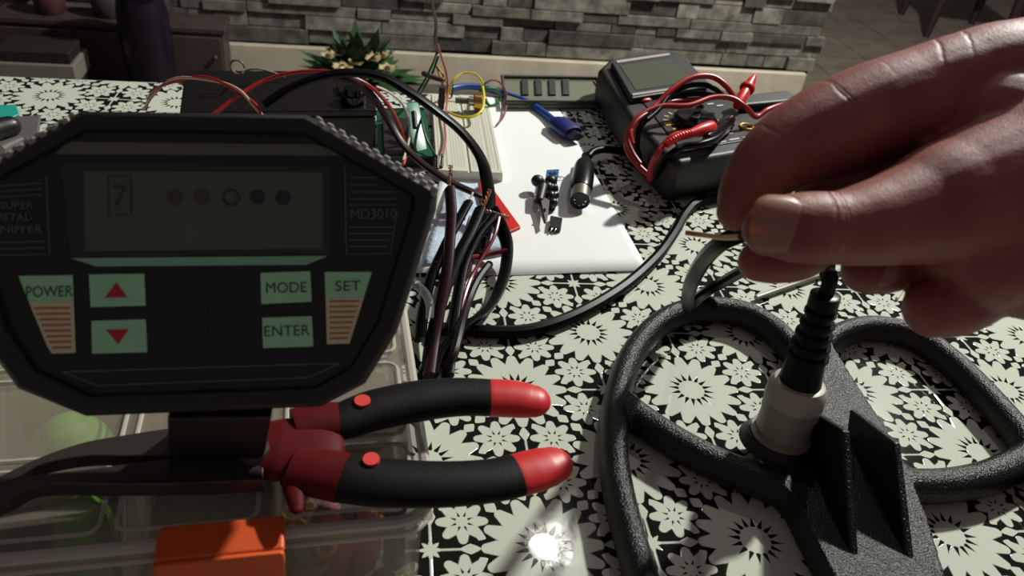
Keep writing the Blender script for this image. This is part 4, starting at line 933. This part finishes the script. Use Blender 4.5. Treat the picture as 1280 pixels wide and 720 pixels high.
# ------------------------------------------------------------------ hand
def skin_mat():
    mt = mat('skin', (150, 96, 78), 0.52, sss=.12)
    nt = mt.node_tree; b = nt.nodes['Principled BSDF']; tc = nt.nodes.new('ShaderNodeTexCoord')
    n1 = nt.nodes.new('ShaderNodeTexNoise'); n1.inputs['Scale'].default_value = 45; n1.inputs['Detail'].default_value = 5; nt.links.new(tc.outputs['Object'], n1.inputs[0])
    cr2 = nt.nodes.new('ShaderNodeValToRGB'); cr2.color_ramp.elements[0].position = .3; cr2.color_ramp.elements[0].color = S((124, 58, 52)); cr2.color_ramp.elements[1].position = .7; cr2.color_ramp.elements[1].color = S((152, 88, 74))
    nt.links.new(n1.outputs[0], cr2.inputs[0]); nt.links.new(cr2.outputs[0], b.inputs['Base Color'])
    def mth(op, *a):
        n = nt.nodes.new('ShaderNodeMath'); n.operation = op
        for i, x in enumerate(a):
            if hasattr(x, 'links'): nt.links.new(x, n.inputs[i])
            else: n.inputs[i].default_value = x
        return n.outputs[0]
    vo = nt.nodes.new('ShaderNodeTexVoronoi'); vo.inputs['Scale'].default_value = 1500; nt.links.new(tc.outputs['Object'], vo.inputs['Vector'])
    n2 = nt.nodes.new('ShaderNodeTexNoise'); n2.inputs['Scale'].default_value = 420; nt.links.new(tc.outputs['Object'], n2.inputs[0])
    h = mth('ADD', mth('MULTIPLY', vo.outputs[0], .10), mth('MULTIPLY', n2.outputs[0], .16))
    geo = nt.nodes.new('ShaderNodeNewGeometry')
    wob = nt.nodes.new('ShaderNodeTexNoise'); wob.inputs['Scale'].default_value = 130; nt.links.new(tc.outputs['Object'], wob.inputs[0])
    # skin folds at the finger joints: (photo point, depth, axis pixel step, half width m, reach m, depth)
    for (u, v, t_, du, dv, wd, reach, am) in ((1030, 275, .250, 10, 0, .0007, .020, 1.1), (1040, 275, .251, 10, -.5, .0006, .020, .8), (1046, 275, .251, 10, -1, .0005, .018, .6), (1160, 320, .262, 10, 9, .0006, .016, .8),
          (978, 192, .272, 9, -7, .0008, .015, 1.0), (1052, 150, .276, 10, -5, .0009, .020, 1.2), (1060, 148, .276, 10, -6, .0006, .020, .7), (1160, 80, .280, 10, 3, .0009, .018, .9), (1195, 70, .281, 10, 2, .0008, .016, .8), (1100, 105, .280, 10, -3, .0007, .014, .4)):
        p0 = Q(u, v, t_); ax = (Q(u + du, v + dv, t_) - p0).normalized()
        sb_ = nt.nodes.new('ShaderNodeVectorMath'); sb_.operation = 'SUBTRACT'; nt.links.new(geo.outputs['Position'], sb_.inputs[0]); sb_.inputs[1].default_value = p0
        dt = nt.nodes.new('ShaderNodeVectorMath'); dt.operation = 'DOT_PRODUCT'; nt.links.new(sb_.outputs[0], dt.inputs[0]); dt.inputs[1].default_value = ax
        ln = nt.nodes.new('ShaderNodeVectorMath'); ln.operation = 'LENGTH'; nt.links.new(sb_.outputs[0], ln.inputs[0])
        d_ = mth('ADD', dt.outputs['Value'], mth('MULTIPLY', mth('SUBTRACT', wob.outputs[0], .5), .004))
        g = mth('EXPONENT', mth('MULTIPLY', mth('POWER', mth('DIVIDE', mth('ABSOLUTE', d_), wd), 2.0), -1.0))
        msk = mth('MAXIMUM', mth('SUBTRACT', 1.0, mth('DIVIDE', ln.outputs['Value'], reach)), 0.0)
        h = mth('SUBTRACT', h, mth('MULTIPLY', mth('MULTIPLY', g, msk), am * .75))
    bp = nt.nodes.new('ShaderNodeBump'); bp.inputs['Strength'].default_value = .8; bp.inputs['Distance'].default_value = .0009
    nt.links.new(h, bp.inputs['Height']); nt.links.new(bp.outputs[0], b.inputs['Normal'])
    return mt
SKIN = skin_mat()
def hand():
    t = thing('person', 'right hand reaching in from the right, pinching a copper wire between thumb and fingers', 'person', P(1180, 380, ZT + .03))
    mb = MB()
    def chain(pp, seg=22, sm=6):
        pts = [Q(u, v, t_) for u, v, t_, r in pp]; rs = [r * t_ / FPX for u, v, t_, r in pp]; mb.capsule(pts, rs, seg, sm)
    # thumb with its ball
    chain([(962, 287, .2500, 34), (985, 285, .2500, 43), (1015, 285, .2510, 46), (1040, 285, .2525, 45.5), (1062, 284, .254, 49), (1100, 277, .257, 56), (1140, 267, .261, 66), (1185, 255, .265, 82), (1235, 250, .270, 108), (1290, 245, .276, 140), (1370, 240, .284, 150)])
    # index
    chain([(920, 264, .2725, 25), (933, 240, .2735, 35), (955, 212, .2750, 45), (983, 188, .277, 51), (1012, 172, .279, 56), (1045, 158, .281, 60), (1090, 140, .283, 62), (1140, 124, .285, 62), (1200, 108, .287, 66), (1250, 102, .289, 74), (1320, 110, .291, 95)])
    # middle
    chain([(948, 327, .2760, 26), (972, 325, .2775, 30), (1005, 315, .280, 33), (1025, 280, .288, 42), (1050, 238, .296, 48), (1105, 212, .300, 46), (1170, 180, .300, 50), (1260, 150, .297, 70), (1340, 150, .295, 100)])
    # ring
    chain([(1082, 338, .2830, 30), (1105, 333, .286, 35), (1135, 318, .292, 38), (1170, 280, .300, 42), (1220, 220, .303, 55), (1320, 190, .300, 90)])
    # little finger
    chain([(1168, 385, .2760, 38), (1195, 378, .2780, 43), (1225, 358, .283, 46), (1265, 320, .290, 52), (1330, 270, .294, 75)])
    # palm, heel, wrist and forearm
    chain([(1240, 300, .272, 88), (1300, 290, .278, 118), (1390, 270, .285, 120)])
    chain([(1240, 160, .283, 80), (1300, 190, .284, 130), (1400, 220, .287, 150), (1500, 260, .288, 125), (1600, 310, .285, 110), (1750, 390, .275, 120), (1950, 490, .26, 150), (2200, 620, .245, 180)])
    o = mb.build('hand', SKIN, t, remesh=.0011, smooth=6)
    nm = mat('nail', (152, 104, 88), .38, sss=.1)
    def nail(c, r0, ctr_t, du, dv, w_, l_, curve, name):
        # a shell curved over the finger's back, facing the camera side
        u, v = c; base = Q(u, v, ctr_t); ax = (Q(u + du, v + dv, ctr_t) - base).normalized(); nn = (CAM - base).normalized(); nn = (nn - ax * nn.dot(ax)).normalized(); sd_ = ax.cross(nn)
        k = MB(); vs = []; N1, N2 = 12, 10
        for i in range(N1 + 1):
            s_ = i / N1 * 2 - 1
            hw_ = math.sqrt(max(0, 1 - abs(s_) ** 3.2)) * .97 + .03
            for j in range(N2 + 1):
                an = (j / N2 * 2 - 1) * curve * hw_
                vs.append(base + ax * s_ * l_ + (nn * math.cos(an) + sd_ * math.sin(an)) * (r0 - .0009 * max(0, -s_) ** 2 - .0016 * max(0, s_) ** 2.5))
        W_ = N2 + 1
        k.add(vs, [(i * W_ + j, i * W_ + j + 1, (i + 1) * W_ + j + 1, (i + 1) * W_ + j) for i in range(N1) for j in range(N2)])
        q_ = k.build(name, nm, t); md = q_.modifiers.new('s', 'SOLIDIFY'); md.thickness = .0005; md.offset = 0; q_['label'] = 'flat pale nail'
    nail((960, 280), .01095, .2503, -1, -.05, 0, .0088, .95, 'thumb_nail')
    nail((1092, 338), .0093, .2845, -1, .2, 0, .0060, .7, 'ring_finger_nail')
hand()

# ------------------------------------------------------------------ background pieces
# bouquet on the floor by the wall
fb = P(446, 98, 0); fb = W((P(449, 98, 0) - W0).dot(WX), -.21, 0)
bq = thing('flower_arrangement', 'cream flowers with green leaves in a brown bowl on the floor by the wall', 'flowers', fb)
MB().tube([fb + Vector((0, 0, z1)) for z1 in (0.0, .02, .06, .08)], [.06, .085, .10, .095], 24).build('bowl', mat('bowl_brown', (48, 26, 20), .5), bq)
lf = MB()
for i in range(150):
    an = random.uniform(0, 6.283); el = random.uniform(.15, 1.45); L_ = random.uniform(.11, .20) * (1.0 + .35 * max(0, el - .8)); st_ = fb + Vector((0, 0, .07))
    d = Vector((math.cos(an) * math.cos(el) * 1.2, math.sin(an) * math.cos(el), math.sin(el) * .95)); mid = st_ + d * L_ * .6; tip = st_ + d * L_ + Vector((0, 0, -.02)); sd_ = d.cross(Vector((0, 0, 1))).normalized() * random.uniform(.020, .036)
    lf.add([st_, mid + sd_, tip, mid - sd_, mid + Vector((0, 0, .006))], [(0, 1, 4), (1, 2, 4), (2, 3, 4), (3, 0, 4)])
lo_ = lf.build('foliage', mat('leaf_green', (38, 74, 34), .6, var=.4, vscale=20), bq, flatshade=True); lo_['kind'] = 'stuff'
for i in range(16):
    an = i * 2.4; rr_ = .02 + .085 * (i / 16) ** .6; c_ = fb + Vector((math.cos(an) * rr_ * 1.05, math.sin(an) * rr_ * .8 - .02, .185 + .02 * math.sin(i * 1.7) - rr_ * .35))
    k = MB(); rad = random.uniform(.022, .032)
    for p_ in range(7):
        a2 = p_ * 6.283 / 7; dd_ = Vector((math.cos(a2), math.sin(a2) * .8 - .2, .45)).normalized(); s2 = dd_.cross(Vector((0, -.5, 1))).normalized() * rad * .42
        k.add([c_, c_ + dd_ * rad * .6 + s2, c_ + dd_ * rad * 1.1, c_ + dd_ * rad * .6 - s2], [(0, 1, 2, 3)])
    fl_ = k.build('flower', mat('flower_cream', (188, 170, 125), .7), bq)
    k = MB(); k.ball(c_ + Vector((0, 0, .005)), rad * .38, 8, 6); k.build('flower_centre', mat('flower_brown', (78, 48, 30), .8), fl_)
# floor vase, dark violet, with a violet bloom
vb = P(214, 104, 0); vb = W((P(209, 104, 0) - W0).dot(WX), -.25, 0); vz = thing('floor_vase', 'tall dark violet floor vase standing by the wall with a magenta bloom', 'vase', vb)
MB().tube([vb + Vector((0, 0, z1)) for z1 in (0, .01, .10, .20, .28, .34, .375, .38)], [.052, .060, .066, .072, .070, .060, .064, .055], 32, sm=3).build('body', mat('vase_violet', (22, 12, 28), .35), vz)
k = MB()
for i in range(9):
    an = i * 2.4; c_ = vb + Vector((.035 + .045 * math.cos(an), .03 * math.sin(an) - .02, .395 + .015 * math.sin(i))); k.ball(c_, .032, 10, 8, (1, 1, .7))
k.build('bloom', mat('magenta_petals', (150, 40, 150), .7, var=.3, vscale=40), vz)
# low dark cabinet along the wall with a pale box in front
ca, cb = (P(22, 96, 0) - W0).dot(WX), (P(292, 96, 0) - W0).dot(WX)
sd2 = thing('low_cabinet', 'low dark wooden cabinet along the left part of the stone wall', 'cabinet', W((ca + cb) / 2, -.08, 0))
dk = mat('dark_wood', (68, 54, 52), .5, var=.2, vscale=15)
MB().box(W((ca + cb) / 2, -.075, .095), (cb - ca, .12, .19), RW).build('body', dk, sd2, bevel=.004)
MB().box(W((ca + cb) / 2, -.078, .199), (cb - ca + .02, .135, .018), RW).build('top', dk, sd2, bevel=.004)
for i in range(3):
    wd_ = (cb - ca) / 3; x_ = ca + wd_ * (i + .5)
    MB().box(W(x_, -.141, .095), (wd_ - .012, .012, .17), RW).build('door', dk, sd2, bevel=.003)
    MB().ball(W(x_ + wd_ * .38, -.155, .12), .008).build('knob', dk, sd2)
pa_ = (P(94, 78, 0.03) - W0).dot(WX)
pb = W((P(94, 100, 0) - W0).dot(WX), -.42, 0)
pb = W((P(94, 100, 0) - W0).dot(WX), -.30, 0)
pbx = thing('storage_crate', 'dark crate with a pale band standing on the floor before the dark cabinet', 'crate', Vector((pb.x, pb.y, 0)))
MB().box(pb + Vector((0, 0, .051)), (.19, .13, .10), RW).build('base', mat('lid_dark', (40, 30, 30), .6), pbx, bevel=.004)
MB().box(pb + Vector((0, 0, .130)), (.20, .14, .056), RW).build('pale_band', mat('box_pale', (128, 120, 112), .7), pbx, bevel=.004)
MB().box(pb + Vector((0, 0, .176)), (.185, .125, .032), RW).build('lid', mat('lid_dark', (40, 30, 30), .6), pbx, bevel=.004)
for i, (a, c3) in enumerate(((.14, (80, 46, 48)), (.30, (60, 54, 56)), (.44, (66, 58, 52)))):
    q_ = W(ca + a, -.078, .2085); k = MB(); k.tube([q_ + Vector((0, 0, z1)) for z1 in (0, .004, .04, .07, .085)], [.03, .038, .045, .038, .030], 20, sm=2)
    tag(k.build('ceramic_pot', mat('pot_%s' % ('red', 'grey', 'brown')[i], c3, .4)), '%s pot on top of the dark cabinet' % ('dull red round left', 'grey round middle', 'brown round right')[i], 'pot')
# curtain strip far left
cq = P(-6, 96, 0) - WY * .25; k = MB(); vs = []
for j in range(2):
    for i in range(25): vs.append(cq + WX * (-.22 + .26 * i / 24) + WY * (.018 * math.sin(i * 1.3)) + Vector((0, 0, .03 + j * 2.2)))
k.add(vs, [(i, i + 1, 25 + i + 1, 25 + i) for i in range(24)]); cu_ = k.build('curtain', mat('curtain_beige', (120, 112, 104), .9)); md = cu_.modifiers.new('s', 'SOLIDIFY'); md.thickness = .002
tag(cu_, 'beige curtain hanging to the floor at the far left', 'curtain')
# chairs at the far right
def chair(loc, ang, label):
    t = thing('wooden_chair', label, 'chair', loc, 'dark wooden chairs far behind the hand'); R_ = Matrix.Rotation(ang, 3, 'Z'); dkc = mat('chair_wood', (44, 24, 24), .5)
    def L(x_, y_, z1): return Vector(loc) + R_ @ Vector((x_, y_, z1))
    MB().box(L(0, 0, .45), (.44, .44, .045), R_).build('seat', dkc, t, bevel=.01)
    for x_ in (-.18, .18):
        for y_ in (-.18, .18):
            k = MB(); k.tube([L(x_, y_, .43), L(x_ * 1.02, y_ * 1.02, .30), L(x_ * 1.08, y_ * 1.08, .001)], [.036, .030, .016], 14, sm=4); k.build('leg', dkc, t)
        k = MB(); k.tube([L(x_, .2, .46), L(x_, .24, .95)], .02, 10); k.build('back_post', dkc, t)
    MB().box(L(0, .23, .84), (.36, .02, .16), R_).build('backrest', dkc, t, bevel=.005)
c1 = P(1158, 48, 0); c2 = P(1252, 40, 0)
chair((c1.x + .20, c1.y + .22, 0), .0, 'dark wooden chair whose leg shows just above the knuckles')
chair((c2.x + .45, c2.y + .10, 0), .3, 'dark wooden chair at the far right, half hidden by the wrist')
